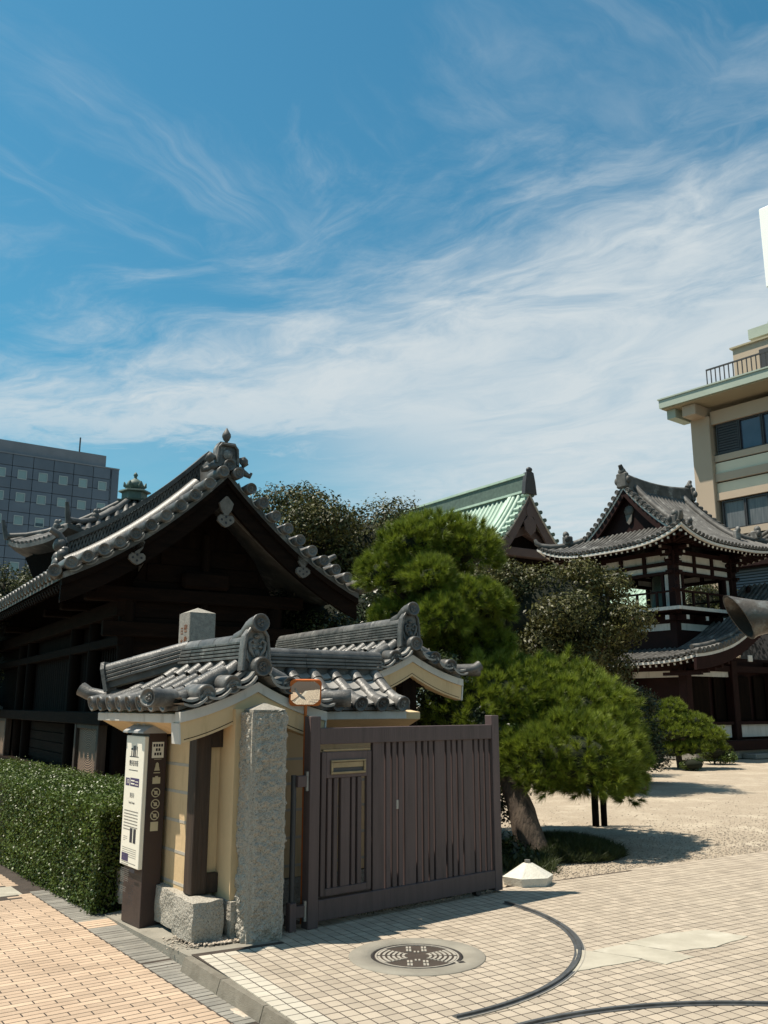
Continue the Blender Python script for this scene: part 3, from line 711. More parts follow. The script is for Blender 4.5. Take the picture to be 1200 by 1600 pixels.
    # ridge-end ornament plate with round nose
    mb = MB(); prof = [(-.125, z0 + .03), (-.115, z0 + oni_h * .55), (-.10, zt + .03), (-.06, zt + .085), (0, zt + .10), (.06, zt + .085), (.10, zt + .03), (.115, z0 + oni_h * .55), (.125, z0 + .03)]
    mb.prism(prof, -.02, .05, 'x'); o = mb.build('ridge_end_plate', m_rooftile, roof)
    mb = MB()
    mb.tube([(-.028, a * .93, b) for a, b in prof], .017, 6, smooth=True)
    for sx in (-1, 1):
        mb.tube([(-.03, sx * .02, z0 + .14), (-.036, sx * .06, z0 + .19), (-.034, sx * .072, z0 + .25), (-.034, sx * .04, z0 + .275), (-.036, sx * .022, z0 + .245)], [.012, .016, .014, .012, .01], 6)
        mb.tube([(-.03, sx * .05, z0 + .09), (-.034, sx * .085, z0 + .13), (-.03, sx * .088, z0 + .19)], [.01, .014, .008], 6)
        ellipsoid(mb, (-.03, sx * .032, z0 + .215), (.016, .02, .014), 8, 6)
    ellipsoid(mb, (-.032, 0, z0 + .165), (.02, .024, .03), 8, 6); ellipsoid(mb, (-.03, 0, z0 + .11), (.016, .045, .016), 8, 6)
    ellipsoid(mb, (-.03, 0, z0 + .30), (.016, .03, .02), 8, 6)
    mb.build('relief', m_rooftile, o)
    zn = zt + .115
    MB().tube([(.30, 0, zt + .02), (.16, 0, zt + .045), (.06, 0, zn - .01), (-.03, 0, zn + .012)], [.058, .062, .066, .068], 16).build('nose_tile', m_rooftile, roof)
    link('nose_disc', et, roof, aim((.035, 0, zn + .0), (-1, 0, .12)) @ Matrix.Scale(1.12, 4))
    if hip:
        a = Vector((L, 0, zt)); b = Vector((L + W * .86, W * .86, z1 + .30)); d = b - a; n = 3
        for k in range(3):
            for j in range(n):
                p = a.lerp(b, j / n) + Vector((0, 0, -.105 + k * .036)); e = a.lerp(b, (j + 1) / n) + Vector((0, 0, -.105 + k * .036))
                ln = (e - p).length
                MB().bbox(-.085 + .006 * k, .085 - .006 * k, 0, ln - .002, 0, .024, .002).build('hip_ridge_tile', m_rooftile, roof, mtx=aim(p, e - p))
        MB().box(-.055, .055, 0, d.length, -.11, .02).build('hip_ridge_core', m_rooftile_d, roof, mtx=aim(a + Vector((0, 0, -.05)), d))
        hc = half_tile('hip_cap_tile', .068, d.length / 3 * 1.02, m_rooftile, .97, 10)
        for j in range(3): link('hip_cap_tile', hc, roof, aim(a.lerp(b, j / 3) + Vector((0, 0, -.0)), d))
        MB().prism([(-.10, -.19), (.10, -.19), (.09, .02), (.05, .085), (-.05, .085), (-.09, .02)], 0, .035, 'y').build('hip_end_plate', m_rooftile, roof, mtx=aim(b, d))
        # upturned corner tile
        q = sl.p(1.); c = Vector((L + W, W, z1 + .04))
        MB().tube([c + Vector((-.22, -.22, .05)), c + Vector((-.08, -.08, .03)), c + Vector((.03, .03, .055)), c + Vector((.09, .09, .10))], [.05, .058, .06, .066], 12).build('corner_tile', m_rooftile, roof)
    return roof, slg
def barge(wall, loc, yaw, sl, W, drop_w, drop_c, right=True):
    Mx = Matrix.Translation(loc) @ Matrix.Rotation(yaw, 4, 'Z'); T = [k / 10 for k in range(11)]
    L_ = [(sl.p(q)[0], sl.p(q)[1] - .058) for q in T]
    top = [(-a, b) for a, b in L_[::-1]] + L_[1:]
    mid = [(a, b - drop_w) for a, b in top]; bot = [(a * .965, b - drop_w - drop_c) for a, b in top]
    MB().strip_prism(top, mid, -.075, .02, 'x').build('verge_fascia', m_white, wall, mtx=Mx)
    MB().strip_prism([(a * .985, b + .002) for a, b in mid], bot, -.055, .07, 'x').build('barge_board', m_cream, wall, mtx=Mx)
    for sd in (-1, 1):
        i = 0 if sd < 0 else -1; (ma, mb_), (ba, bb_) = mid[i], bot[i]
        MB().strip_prism([(ma * .985 + sd * .002, mb_ - .002), (ma * .985 + sd * .016, mb_ - .004)], [(ba + sd * .002, bb_ - .006), (ba + sd * .016, bb_ - .004)], -.062, .076, 'x').build('board_end', m_white, wall, mtx=Mx)
    # line cut along the lower edge
    MB().strip_prism([(a * .965, b + .030) for a, b in bot], [(a * .965, b + .024) for a, b in bot], -.0565, -.05, 'x').build('barge_line', m_dwood, wall, mtx=Mx)

# ------------------------------------------------------------------ boundary wall
PA = (-1.03, 7.2, 0); YA = R(126)
wall = thing('boundary_wall', 'cream plaster wall with grey tiled coping beside the open gate', 'wall')
MA = Matrix.Translation(PA) @ Matrix.Rotation(YA, 4, 'Z')
rows = [.13 + .232 * k for k in range(8)]
roofA, slA = small_roof(wall, PA, YA, 1.25, .64, 1.885, 1.655, rows, (1,), hip=True, layers=5)
rowsR = [.13]
barge(wall, PA, YA, slA, .64, .075, .15)
def wbox(name, m, x0, x1, y0, y1, z0, z1, mtx=MA, bev=0.): return (MB().bbox(x0, x1, y0, y1, z0, z1, bev) if bev else MB().box(x0, x1, y0, y1, z0, z1)).build(name, m, wall, mtx=mtx)
wbox('wall_body', m_cream, .20, 1.62, -.38, .355, .20, 1.62)
# eave fascia and soffit on the street side
wbox('eave_fascia', m_white, .022, 1.86, .575, .60, 1.515, 1.585, bev=.004)
MB().strip_prism([(.575, 1.58), (.36, 1.64)], [(.572, 1.512), (.358, 1.40)], .145, 1.80, 'x').build('soffit', m_cream, wall, mtx=MA)
wbox('wall_plate', m_dwood_h, .19, 1.64, .357, .395, 1.40, 1.455)
for z in (.295, .525, .755, .975, 1.185): wbox('pale_line', m_band, .30, 1.62, .355, .3575, z - .011, z + .011)
wbox('corner_post', m_postwood, .085, .225, .30, .425, .275, 1.50, bev=.006)
wbox('head_block', m_postwood, .10, .205, .17, .30, 1.33, 1.47, bev=.005)
wbox('head_beam', m_postwood, .09, .215, -.3, .44, 1.50, 1.585, bev=.005)
wbox('foot_sill', m_postwood, .10, .21, .20, .30, .275, .415, bev=.005)
wbox('end_panel', m_cream, .15, .22, .17, .30, .415, 1.5)
# wing wall towards the gate
wbox('return_pier', m_cream, -.10, .75, -.15, .20, .24, 1.62)
wbox('wing_wall', m_cream, .66, .96, -2.0, -.15, .2, 1.66)
for z in (.295, .525, .755, .975, 1.185): wbox('pale_line', m_band, .6575, .66, -1.70, -.16, z - .011, z + .011)
for (x0, y0, dx, dy, h, sd) in ((.95, .40, 1.40, .16, .27, 1), (.06, .375, .36, .25, .28, 2), (.06, .06, .40, .30, .26, 3), (.81, -.6, .36, .9, .2, 4), (.81, -1.35, .36, .6, .2, 5)):
    me = rough_mesh('foundation_stone', (dx, dy, h), .022, .012, sd, m_granite)
    link('foundation_stone', me, wall, MA @ Matrix.Translation((x0, y0 - (.05 if sd == 1 else 0), -.01)))
# roof of the wing wall: rows run down towards the court
wy = YA - math.pi / 2   # local x along the wing, away from the street wall
MBm = Matrix.Translation(MA @ Vector((.80, 0, 0))) @ Matrix.Rotation(wy, 4, 'Z')
WL = 1.72
slB = Slope(.0, .46, 1.96, 1.645, .35)
mb = MB(); T = [k / 6 for k in range(7)]; top = [(-slB.p(q)[0], slB.p(q)[1] - .01) for q in T[::-1]] + [(slB.p(q)[0], slB.p(q)[1] - .01) for q in T[1:]]
mb.strip_prism(top, [(a, b - .03) for a, b in top], .05, WL + .1, 'x'); roofB = mb.build('roof', m_rooftile, wall, mtx=MBm)
tl = half_tile('round_tile', .064, .18, m_rooftile); et = end_tile('end_tile', .066, .12, m_rooftile); pt = pan_tile('pan_tile', .17, .14, m_tilelit)
for u in [.28 + .235 * k for k in range(7)]:
    for k in range(3):
        a = slB.p(k / 3); b = slB.p((k + 1) / 3); d = Vector((0, -(b[0] - a[0]), b[1] - a[1]))
        link('round_tile', tl, roofB, aim((u, -a[0], a[1] + .02), d) @ Matrix.Rotation(random.uniform(-.05, .05), 4, 'Z'))
    a = slB.p(.92); d = Vector((0, -.1, -.03)); link('end_tile', et, roofB, aim((u, -a[0], a[1] + .03), d))
    for k in range(4 if u < 1.6 else 0):
        a = slB.p(k / 4); b = slB.p(k / 4 + .3); d = Vector((0, -(b[0] - a[0]), b[1] - a[1])); link('pan_tile', pt, roofB, aim((u + .1175, -a[0], a[1] + .006), d))
for k in range(4):
    for j in range(4): MB().bbox(.05 + WL * j / 4, .05 + WL * (j + 1) / 4 - .003, -.10 + .006 * k, .10 - .006 * k, 1.985 + .032 * k, 1.985 + .032 * k + .022, .002).build('ridge_tile', m_rooftile, roofB)
MB().box(.05, WL, -.06, .06, 1.85, 2.105).build('ridge_core', m_rooftile_d, roofB)
rc = half_tile('ridge_cap_tile', .064, .30, m_rooftile, .97, 10)
for j in range(5): link('ridge_cap_tile', rc, roofB, aim((.05 + .345 * j, 0, 2.095), (1, 0, 0)) @ Matrix.Diagonal((1, 1.17, 1, 1)))
MB().bbox(.1, 1.80, -.435, -.41, 1.525, 1.595, .004).build('eave_fascia', m_white, wall, mtx=MBm)
MB().strip_prism([(-.41, 1.585), (-.13, 1.62)], [(-.408, 1.522), (-.138, 1.42)], .1, 1.98, 'x').build('soffit', m_cream, wall, mtx=MBm)
# inner section with the taller gable
PC = (.272, 9.75, 0); YC = R(121); MC = Matrix.Translation(PC) @ Matrix.Rotation(YC, 4, 'Z')
roofC, slC = small_roof(wall, PC, YC, 3.3, .66, 2.235, 1.985, [.13 + .232 * k for k in range(12)], (1, -1), layers=6, oni_h=.42)
barge(wall, PC, YC, slC, .66, .072, .15)
MB().box(.16, 3.2, -.10, .24, .2, 2.0).build('inner_wall_body', m_cream, wall, mtx=MC)
MB().bbox(.03, .18, -.11, .07, .05, 2.04, .006).build('gate_post', m_dwood, wall, mtx=MC)
MB().bbox(.04, .30, -.28, .22, 1.84, 1.92, .006).build('bracket_arm', m_dwood_h, wall, mtx=MC)
MB().box(.18, .36, .07, .23, .3, 1.88).build('end_panel', m_cream, wall, mtx=MC)
c2 = roofC.matrix_basis @ Vector((0, 0, 0))
q = slC.p(1.); MB().tube([MC @ Vector((.02, -.62, q[1] + .05)), MC @ Vector((-.02, -.72, q[1] + .035)), MC @ Vector((-.05, -.83, q[1] + .06)), MC @ Vector((-.06, -.90, q[1] + .10))], [.045, .05, .052, .058], 10).build('corner_tile', m_rooftile, wall)

# ------------------------------------------------------------------ stone pillar
pil = thing('stone_pillar', 'rough split granite gate pillar with smooth corner margins and pyramid cap', 'pillar', (-.92, 7.02, 0), R(27))
link('shaft', rough_mesh('shaft', (.272, .272, 1.615), .0080, .029, 4, m_granite, .024, freq=16.), pil, Matrix.Translation((0, 0, -.02)))
mb = MB(); h = .128; mb.add([(-h, -h, 1.596), (h, -h, 1.596), (h, h, 1.596), (-h, h, 1.596), (-h, -h, 1.615), (h, -h, 1.615), (h, h, 1.615), (-h, h, 1.615), (0, 0, 1.668)],
    [(0, 1, 5, 4), (1, 2, 6, 5), (2, 3, 7, 6), (3, 0, 4, 7), (4, 5, 8), (5, 6, 8), (6, 7, 8), (7, 4, 8)]); mb.build('cap', m_granite_s, pil)

# ------------------------------------------------------------------ gate leaf
GH = (-.60, 7.235, 0); gyaw = math.atan2(8.654 - 7.25, 1.064 + .59); GL = 2.16
gate = thing('slatted_gate', 'mauve brown slatted gate leaf standing open with a mail slot', 'gate', GH, gyaw)
# local x along the leaf, -y faces the camera
MB().bbox(0, .095, -.045, .045, .0, 1.562, .004).build('hinge_stile', m_gate, gate)
MB().bbox(GL - .095, GL, -.045, .045, .02, 1.556, .004).build('lock_stile', m_gate, gate)
MB().bbox(.095, GL - .095, -.04, .04, 1.345, 1.472, .004).build('top_rail', m_gate, gate)
MB().bbox(.095, GL - .095, -.042, .042, .045, .195, .004).build('bottom_rail', m_gate, gate)
def slat(x0, x1, z0, z1, y=0., t=.012, p=gate, nm='slat'): return MB().bbox(x0, x1, y - t, y + t, z0, z1, .003).build(nm, m_gate, p)
# wicket panel with mail slot
wk = MB().bbox(.118, .162, -.036, .0, .215, 1.285, .004).build('wicket_frame', m_gate, gate)
slat(.575, .622, .215, 1.285, -.018, .018, wk, 'frame_stile'); slat(.162, .575, 1.085, 1.285, -.018, .018, wk, 'frame_rail'); slat(.162, .575, .215, .268, -.018, .018, wk, 'frame_rail')
for a, b in ((.185, .222), (.245, .282), (.315, .405), (.425, .462), (.484, .525)): slat(a, b, .268, 1.085, -.010, .020, gate)
MB().bbox(.13, .61, -.034, -.004, 1.292, 1.306, .002).build('wicket_head_trim', m_brass, gate)
ms = MB()
for a, b, c, d in ((.20, .555, 1.205, 1.222), (.20, .555, 1.112, 1.132), (.20, .222, 1.132, 1.205), (.533, .555, 1.132, 1.205)): ms.bbox(a, b, -.050, -.034, c, d, .003)
msl = ms.build('mail_slot', m_brass, gate)
MB().box(.222, .533, -.0375, -.0365, 1.132, 1.205).build('slot_back', m_dmetal, msl)
MB().bbox(.224, .531, -.043, -.038, 1.162, 1.203, .002, Matrix.Translation((0, 0, 0))).build('slot_flap', m_brass, msl)
x = .652; wd, nw, gp = .094, .0365, .0175
per = (GL - .095 - x) / 4
for k in range(4):
    x0 = x + per * k; f = per / (wd + 3 * nw + 4 * gp)
    pos = x0
    for j, ww in enumerate((wd, nw, nw, nw)):
        slat(pos, pos + ww * f, .19, 1.35, random.uniform(-.003, .003), .0185); pos += (ww + gp) * f
MB().bbox(.905, .93, -.022, -.012, .80, .875, .002).build('latch_plate', m_metal, gate)
for z in (.09, 1.03):
    hb = MB().bbox(-.105, .0, -.03, .03, z, z + .085, .004).build('hinge_bracket', m_gate, gate)
    MB().tube([(-.012, -.02, z - .03), (-.012, -.02, z + .115)], .014, 8).build('hinge_pin', m_metal, hb)
MB().bbox(-.155, -.095, -.03, .03, .0, .20, .004).build('hinge_foot', m_gate, gate)
MB().tube([(-.11, .02, .0), (-.11, .02, 1.12)], .022, 8).build('hinge_pole', m_dmetal, gate)
MB().tube([(GL - .3, -.03, .035), (GL - .3, .03, .035)], .034, 12).build('roller', m_iron, gate)

# ------------------------------------------------------------------ mirror
mir = thing('traffic_mirror', 'small rectangular safety mirror with orange rim on an orange pole', 'mirror', (-.628, 7.312, 0), 0)
MB().tube([(0, 0, .02), (0, 0, 1.70)], .013, 8).build('pole', m_orange, mir)
fr = aim((.0, -.03, 1.745), (.22, -1, -.24))
def rrect(w_, h_, r, n=4):
    out = []
    for cx, cy, a0 in ((w_ - r, h_ - r, 0), (-w_ + r, h_ - r, 90), (-w_ + r, -h_ + r, 180), (w_ - r, -h_ + r, 270)):
        out += [(cx + r * math.cos(R(a0 + 90 * k / n)), cy + r * math.sin(R(a0 + 90 * k / n))) for k in range(n + 1)]
    return out
MB().prism(rrect(.128, .104, .03), -.035, .004, 'y').build('rim', m_orange, mir, mtx=fr)
mb = MB(); n = 12; vs = []
for i in range(n + 1):
    for j in range(n + 1):
        a, b = (2 * i / n - 1), (2 * j / n - 1); vs.append((a * .116, .012 - .006 * (a * a + b * b), b * .092))
mb.add(vs, [(i * (n + 1) + j, (i + 1) * (n + 1) + j, (i + 1) * (n + 1) + j + 1, i * (n + 1) + j + 1)[::-1] for i in range(n) for j in range(n)], True); mb.build('glass', m_mirror, mir, mtx=fr)

# ------------------------------------------------------------------ interpretive sign
sx0 = np.array([-1.905, 7.475]); sgy = R(126)
sg = thing('information_pillar', 'slim brown information pillar with a cream text panel and roofed top', 'sign', (sx0[0], sx0[1], -.06), sgy)
# local x away along the street face, +y to the street; right end at x=0
SW, SD, SH = .40, .155, 1.40
MB().bbox(0, SW, -SD, 0, 0, SH + .09, .004).build('body', m_signbrown, sg)
pan = MB().bbox(.004, SW + .01, .0, .035, .44, SH + .06, .004).build('panel', m_signwhite, sg)
pz = SH + .06; PY = .0355
def pm(x, z): return Matrix(((-1, 0, 0, SW + .01 - x), (0, 0, 1, PY), (0, 1, 0, z), (0, 0, 0, 1)))   # x measured from the panel's left edge
mb = MB()
def mark(x0, x1, z0, z1, b=None): (b or mb).box(SW + .01 - x1, SW + .01 - x0, PY, PY + .0008, z0, z1)
for i, (xx, ww, hh) in enumerate(((.125, .018, .045), (.165, .030, .085), (.205, .020, .088), (.245, .014, .080))): mark(xx, xx + ww, pz - .165, pz - .165 + hh)
mark(.117, .133 + .02, pz - .115, pz - .10); mark(.09, .29, pz - .17, pz - .164); mark(.09, .29, pz - .277, pz - .272)
mb.build('printed_logo', m_ink, pan, kind='stuff')
txt('博多旧市街', .050, m_ink, 'printed_title', pan, pm(.19, pz - .222), sx=.8)
mb = MB(); mark(.035, .12, pz - .40, pz - .34); mark(.135, .33, pz - .40, pz - .335); mb.build('printed_band', m_purple, pan)
txt('10', .05, m_signwhite, 'printed_number', pan, pm(.082, pz - .37) @ Matrix.Translation((0, 0, .001)))
mb = MB()
for k in range(2): mark(.155, .235, pz - .362 - .024 * k, pz - .352 - .024 * k); mark(.25, .315, pz - .364 - .024 * k, pz - .358 - .024 * k)
for o_ in (mb.v,):
    mb.v = [(a, b + .0012, c) for a, b, c in mb.v]
mb.build('printed_band_text', m_signwhite, pan, kind='stuff')
txt('東長寺', .045, m_inkgrey, 'printed_heading', pan, pm(.19, pz - .475), sx=.75)
txt('Tochoji Temple', .026, m_inkgrey, 'printed_heading', pan, pm(.19, pz - .53), sx=.8)
mb = MB()
def para(x0, x1, z, n, step, h):
    for k in range(n):
        xx = x0; e = x1 if k < n - 1 else x0 + (x1 - x0) * .5
        while xx < e - .006:
            ww = random.uniform(.006, .02); mark(xx, min(e, xx + ww), z - k * step, z - k * step + h); xx += ww + random.uniform(.003, .006)
para(.04, .345, pz - .60, 7, .024, .0075)
para(.04, .345, pz - .885, 6, .0155, .0035); para(.04, .345, pz - .995, 2, .0155, .005)
para(.04, .215, pz - 1.045, 8, .0145, .0035); para(.04, .17, pz - 1.185, 4, .0145, .0035)
para(.05, .14, pz - .80, 3, .014, .003)
mb.build('printed_text', m_inkgrey, pan, kind='stuff')
mb = MB()
mark(.19, .245, pz - .835, pz - .755 + .03); mark(.265, .32, pz - .835, pz - .755 + .03); mark(.225, .335, pz - 1.055, pz - 1.03)
for k in range(26): a, b = random.uniform(.225, .325), random.uniform(-1.30, -1.08); mark(a, a + random.uniform(.005, .014), pz + b, pz + b + random.uniform(.004, .009))
mb.build('printed_picture', m_ink, pan, kind='stuff')
mb = MB(); mark(.03, .185, pz - 1.345 + .05, pz - 1.28 + .05); mb.build('printed_band', m_purple, pan) if pz - 1.345 > .44 else None
mb = MB(); mark(.035, .18, .475, .535); mb.build('printed_band', m_purple, pan)
# dark side: pale print facing the gate (local -x)
def em(y, z): return Matrix(((0, 0, -1, -.0005), (-1, 0, 0, y), (0, 1, 0, z), (0, 0, 0, 1)))
MB().box(-.0012, 0, -.128, -.028, pz - .17, pz - .045).build('printed_square', m_signwhite, sg)
mb = MB()
for r_, cols in enumerate((4, 2, 3)):
    for k in range(cols):
        yy = -.078 + (k - (cols - 1) / 2) * .022; mb.box(-.002, -.0012, yy - .008, yy + .008, pz - .082 - r_ * .034, pz - .060 - r_ * .034)
mb.build('printed_stamp', m_ink, sg, kind='stuff')
mb = MB()
def ering(cz, r0, r1): mb.strip_prism([(-.078 + r1 * math.cos(a), cz + r1 * math.sin(a)) for a in np.linspace(0, 2 * math.pi, 21)], [(-.078 + r0 * math.cos(a), cz + r0 * math.sin(a)) for a in np.linspace(0, 2 * math.pi, 21)], -.0012, -.0002, 'x')
for k in range(3):
    cz = pz - .44 - .088 * k; ering(cz, .030, .037)
    mb.box(-.0012, -.0002, -.032, .032, -.003, .003, Matrix.Translation((0, -.078, cz)) @ Matrix.Rotation(R(40), 4, 'X'))
    mb.box(-.0012, -.0002, -.014, .012, -.016, .012, Matrix.Translation((0, -.078, cz)))
mb.prism([(-.102, pz - .27), (-.054, pz - .27), (-.064, pz - .235), (-.066, pz - .215), (-.078, pz - .203), (-.09, pz - .215), (-.092, pz - .235)], -.0012, -.0002, 'x')
mb.box(-.0012, -.0002, -.105, -.05, -.29 + pz, -.283 + pz); mb.box(-.0012, -.0002, -.11, -.045, pz - .372, pz - .322); mb.box(-.0012, -.0002, -.09, -.066, pz - .322, pz - .312)
mb.box(-.0012, -.0002, -.112, -.05, pz - .182, pz - .178)
mb.box(-.0012, -.0002, -.11, -.046, pz - .735, pz - .665)
mb.build('printed_icon', m_gold, sg, kind='stuff')
cap = MB().prism([(-SD - .03, SH + .085), (.065, SH + .085), (.065, SH + .10), (-SD / 2 + .02, SH + .165), (-SD - .03, SH + .10)], -.03, SW + .03, 'x').build('roof_cap', m_roofmetal, sg)
MB().bbox(.12, .17, -.15, .0, SH + .15, SH + .176, .004).build('roof_clip', m_roofmetal, cap); MB().bbox(.25, .30, -.15, .0, SH + .15, SH + .176, .004).build('roof_clip', m_roofmetal, cap)

# ------------------------------------------------------------------ inscribed stone post behind the wall
ip = thing('inscribed_stone_post', 'square grey stone post with red brown characters rising behind the wall', 'stone post', (-1.99, 9.55, 0), R(35))
MB().bbox(-.145, .145, -.145, .145, 0, 2.60, .006).build('shaft', m_greystone, ip)
mb = MB(); h = .1445; mb.add([(-h, -h, 2.601), (h, -h, 2.601), (h, h, 2.601), (-h, h, 2.601), (0, 0, 2.665)], [(0, 1, 4), (1, 2, 4), (2, 3, 4), (3, 0, 4)]); mb.build('top', m_granite_s, ip)
def lm(y, z): return Matrix(((0, 0, -1, -.1455), (-1, 0, 0, y), (0, 1, 0, z), (0, 0, 0, 1)))
for k, ch in enumerate('密教東漸'): txt(ch, .095, m_redink, 'inscription', ip, lm(-.045, 2.43 - .125 * k), .002)
for k, ch in enumerate('日本最初'): txt(ch, .085, m_redink, 'inscription', ip, lm(.055, 2.41 - .120 * k), .002)

# ------------------------------------------------------------------ hedge
hd = thing('clipped_hedge', 'clipped green box hedge along the brick pavement left of the sign', 'hedge', (0, 0, 0))
hu = np.array([math.cos(R(126.3)), math.sin(R(126.3))]); hv = np.array([-hu[1], hu[0]])   # hv to the street
H0 = np.array([-2.45, 8.06]); HL, HW, HH, hb_ = 8.0, 1.35, .79, -.08
def hp(a, b, z): p = H0 + hu * a - hv * b; return (p[0], p[1], z)
mb = MB(); c = [(.08, .09), (HL, .09), (HL, HW - .08), (.08, HW - .08)]
mb.add([hp(a, b, hb_) for a, b in c] + [hp(a, b, HH - .09) for a, b in c], [(0, 1, 5, 4), (1, 2, 6, 5), (2, 3, 7, 6), (3, 0, 4, 7), (4, 5, 6, 7)]); mb.build('shade_core', m_shade, hd)  # solid box coloured near-black for the shade between the leaves
def hedge_pts(n):
    areas = np.array([HL * (HH - hb_), HL * HW, HW * (HH - hb_)]); which = rng.choice(3, n, p=areas / areas.sum())
    a = np.where(rng.random(n) < .62, rng.random(n) * 3.2, rng.random(n) * HL); b = rng.random(n) * HW; z = hb_ + rng.random(n) * (HH - hb_)
    nr = np.zeros((n, 3)); dep = np.abs(rng.normal(0, .045, n)) - .06 * (rng.random(n) < .03) * rng.random(n)
    wob = np.array([.05 * mnoise.noise(Vector((x * 3.2, y * 3.2, zz * 3.2))) + .03 * mnoise.noise(Vector((x * 9, y * 9, zz * 9))) for x, y, zz in zip(a, b, z)])
    f = which == 0; b[f] = (dep - wob)[f]; nr[f] = [hv[0], hv[1], .25]
    f = which == 1; z[f] = (HH - dep + wob)[f]; nr[f] = [0, 0, 1]
    f = which == 2; a[f] = (dep - wob)[f]; nr[f] = [-hu[0], -hu[1], .25]
    # rounded top edges
    e = np.clip(.14 - b, 0, .14); z = np.where((which == 1), z - e * e * 3.2, z); e = np.clip(.12 - a, 0, .12); z = np.where(which == 1, z - e * e * 3., z)
    e = np.clip(z - (HH - .12), 0, .12); b = np.where(which == 0, b + e * e * 3, b)
    p = H0[None] + a[:, None] * hu - b[:, None] * hv
    return np.c_[p, z], nr
pos, nr = hedge_pts(105000); nr = unit(unit(nr) * .8 + .62 * rng.normal(size=nr.shape))
link('foliage', leaf_mesh('foliage', pos, nr, .030, m_hedge, .58, .0), hd)

# ------------------------------------------------------------------ white stone block on the ground
ws = thing('stone_cap_block', 'white hexagonal stone block with sloping top beside the gate end', 'stone block', (1.36, 8.98, 0), R(12))
mb = MB(); n = 6; ring = lambda r, z, sq=1: [(r * math.cos(R(60 * k)), r * .8 * math.sin(R(60 * k)), z) for k in range(n)]
vs = ring(.235, 0) + ring(.255, .075) + ring(.235, .085) + ring(.055, .185) + [(0, 0, .19)]
fs = []
for i in range(3): fs += [(i * n + k, i * n + (k + 1) % n, (i + 1) * n + (k + 1) % n, (i + 1) * n + k) for k in range(n)]
fs += [(3 * n + k, 3 * n + (k + 1) % n, 4 * n) for k in range(n)]
mb.add(vs, fs); mb.build('block', m_lime, ws)
MB().tube([(0, 0, .18), (0, 0, .215)], .028, 8).build('stub', m_metal, ws)

# ------------------------------------------------------------------ opposite wing wall, just outside the frame
PE = (2.80, 4.96, 0); YE = R(-59)
bz = thing('boundary_wall', 'flared brown corner tile of the opposite gate wall jutting in at the right edge', 'wall')
roofE, slE = small_roof(bz, PE, YE, 2.6, .66, 2.24, 2.0, [.13 + .232 * k for k in range(10)], (-1,), layers=6, oni_h=.42)
barge(bz, PE, YE, slE, .66, .072, .15)
MB().box(.16, 2.5, -.24, .24, 0, 2.0).build('wall_body', m_cream, bz, mtx=Matrix.Translation(PE) @ Matrix.Rotation(YE, 4, 'Z'))
MB().bbox(.03, .18, -.11, .07, 0, 2.04, .006).build('gate_post', m_dwood, bz, mtx=Matrix.Translation(PE) @ Matrix.Rotation(YE, 4, 'Z'))
Yb = 4.6; k_ = Yb / 1395 * 1.02
def bp(px, py, dy=0): return Vector(((px - 600) / 1395 * (Yb + dy) * 1.005, Yb + dy, 1.65 + (1101 - py) / 1395 * (Yb + dy) * 1.0))
mb = MB(); rings = []; n = 22
specs = [((1150, 967), .100, .145, 0), ((1163, 967), .112, .128, 0), ((1185, 967), .105, .110, 0), ((1230, 966), .09, .095, 0), ((1290, 962), .085, .085, 0), ((1330, 960), .08, .08, 0)]
outer = []; 
for (c, ry, rz_, _) in specs:
    cc = bp(*c); tilt = .62 if c[0] < 1160 else (.45 if c[0] < 1180 else (.25 if c[0] < 1200 else 0))
    outer.append([Vector((cc.x + tilt * -math.sin(2 * math.pi * k / n) * rz_ * .72, cc.y + ry * math.cos(2 * math.pi * k / n), cc.z + rz_ * .78 * math.sin(2 * math.pi * k / n))) for k in range(n)])
vs = [p for r_ in outer for p in r_]; fs = [((i + 1) * n + k, (i + 1) * n + (k + 1) % n, i * n + (k + 1) % n, i * n + k) for i in range(len(specs) - 1) for k in range(n)]
mb.add(vs, fs, True)
inner = [[p + (Vector((sum(q.x for q in r_) / n, sum(q.y for q in r_) / n, sum(q.z for q in r_) / n)) - p) * .10 for p in r_] for r_ in outer[:5]]
vs = [p for r_ in inner for p in r_]; mb.add(vs, [(i * n + k, i * n + (k + 1) % n, (i + 1) * n + (k + 1) % n, (i + 1) * n + k) for i in range(4) for k in range(n)], True)
mb.add(outer[0] + inner[0], [(k, (k + 1) % n, n + (k + 1) % n, n + k) for k in range(n)], True)
mb.build('corner_tile', m_bronze, bz)
# ------------------------------------------------------------------ old timber gate hall (left)
TP = (-2.567, 14.282, 0); TY = R(121.3)
hall = thing('timber_gate_hall', 'dark timber temple gate hall with large tiled gable behind the hedge', 'temple hall', TP, TY)
HLn = 16.; slT = Slope(0., 2.5, 5.42, 3.56, .42)
def row(mb, pts, r, n=5, up=(0, 0, 1)):
    """half-round tile row along a polyline"""
    pts = [Vector(p) for p in pts]; upv = Vector(up); vs = []; fs = []
    for i, p in enumerate(pts):
        d = (pts[min(i + 1, len(pts) - 1)] - pts[max(i - 1, 0)]).normalized(); x = d.cross(upv).normalized(); z = x.cross(d)
        vs += [p + x * r * math.cos(math.pi * k / n) + z * r * math.sin(math.pi * k / n) for k in range(n + 1)]
    for i in range(len(pts) - 1):
        for k in range(n): a = i * (n + 1) + k; fs.append((a, a + 1, a + n + 2, a + n + 1))
    mb.add(vs, fs, True); mb.add(vs[:n + 1], [tuple(range(n + 1))[::-1]]); mb.add(vs[-n - 1:], [tuple(range(n + 1))])
T = [k / 12 for k in range(13)]
top = [(-slT.p(q)[0], slT.p(q)[1]) for q in T[::-1]] + [(slT.p(q)[0], slT.p(q)[1]) for q in T[1:]]
mb = MB(); mb.strip_prism(top, [(a, b - .09) for a, b in top], .02, HLn, 'x'); hroof = mb.build('roof', m_rooftile_d, hall)
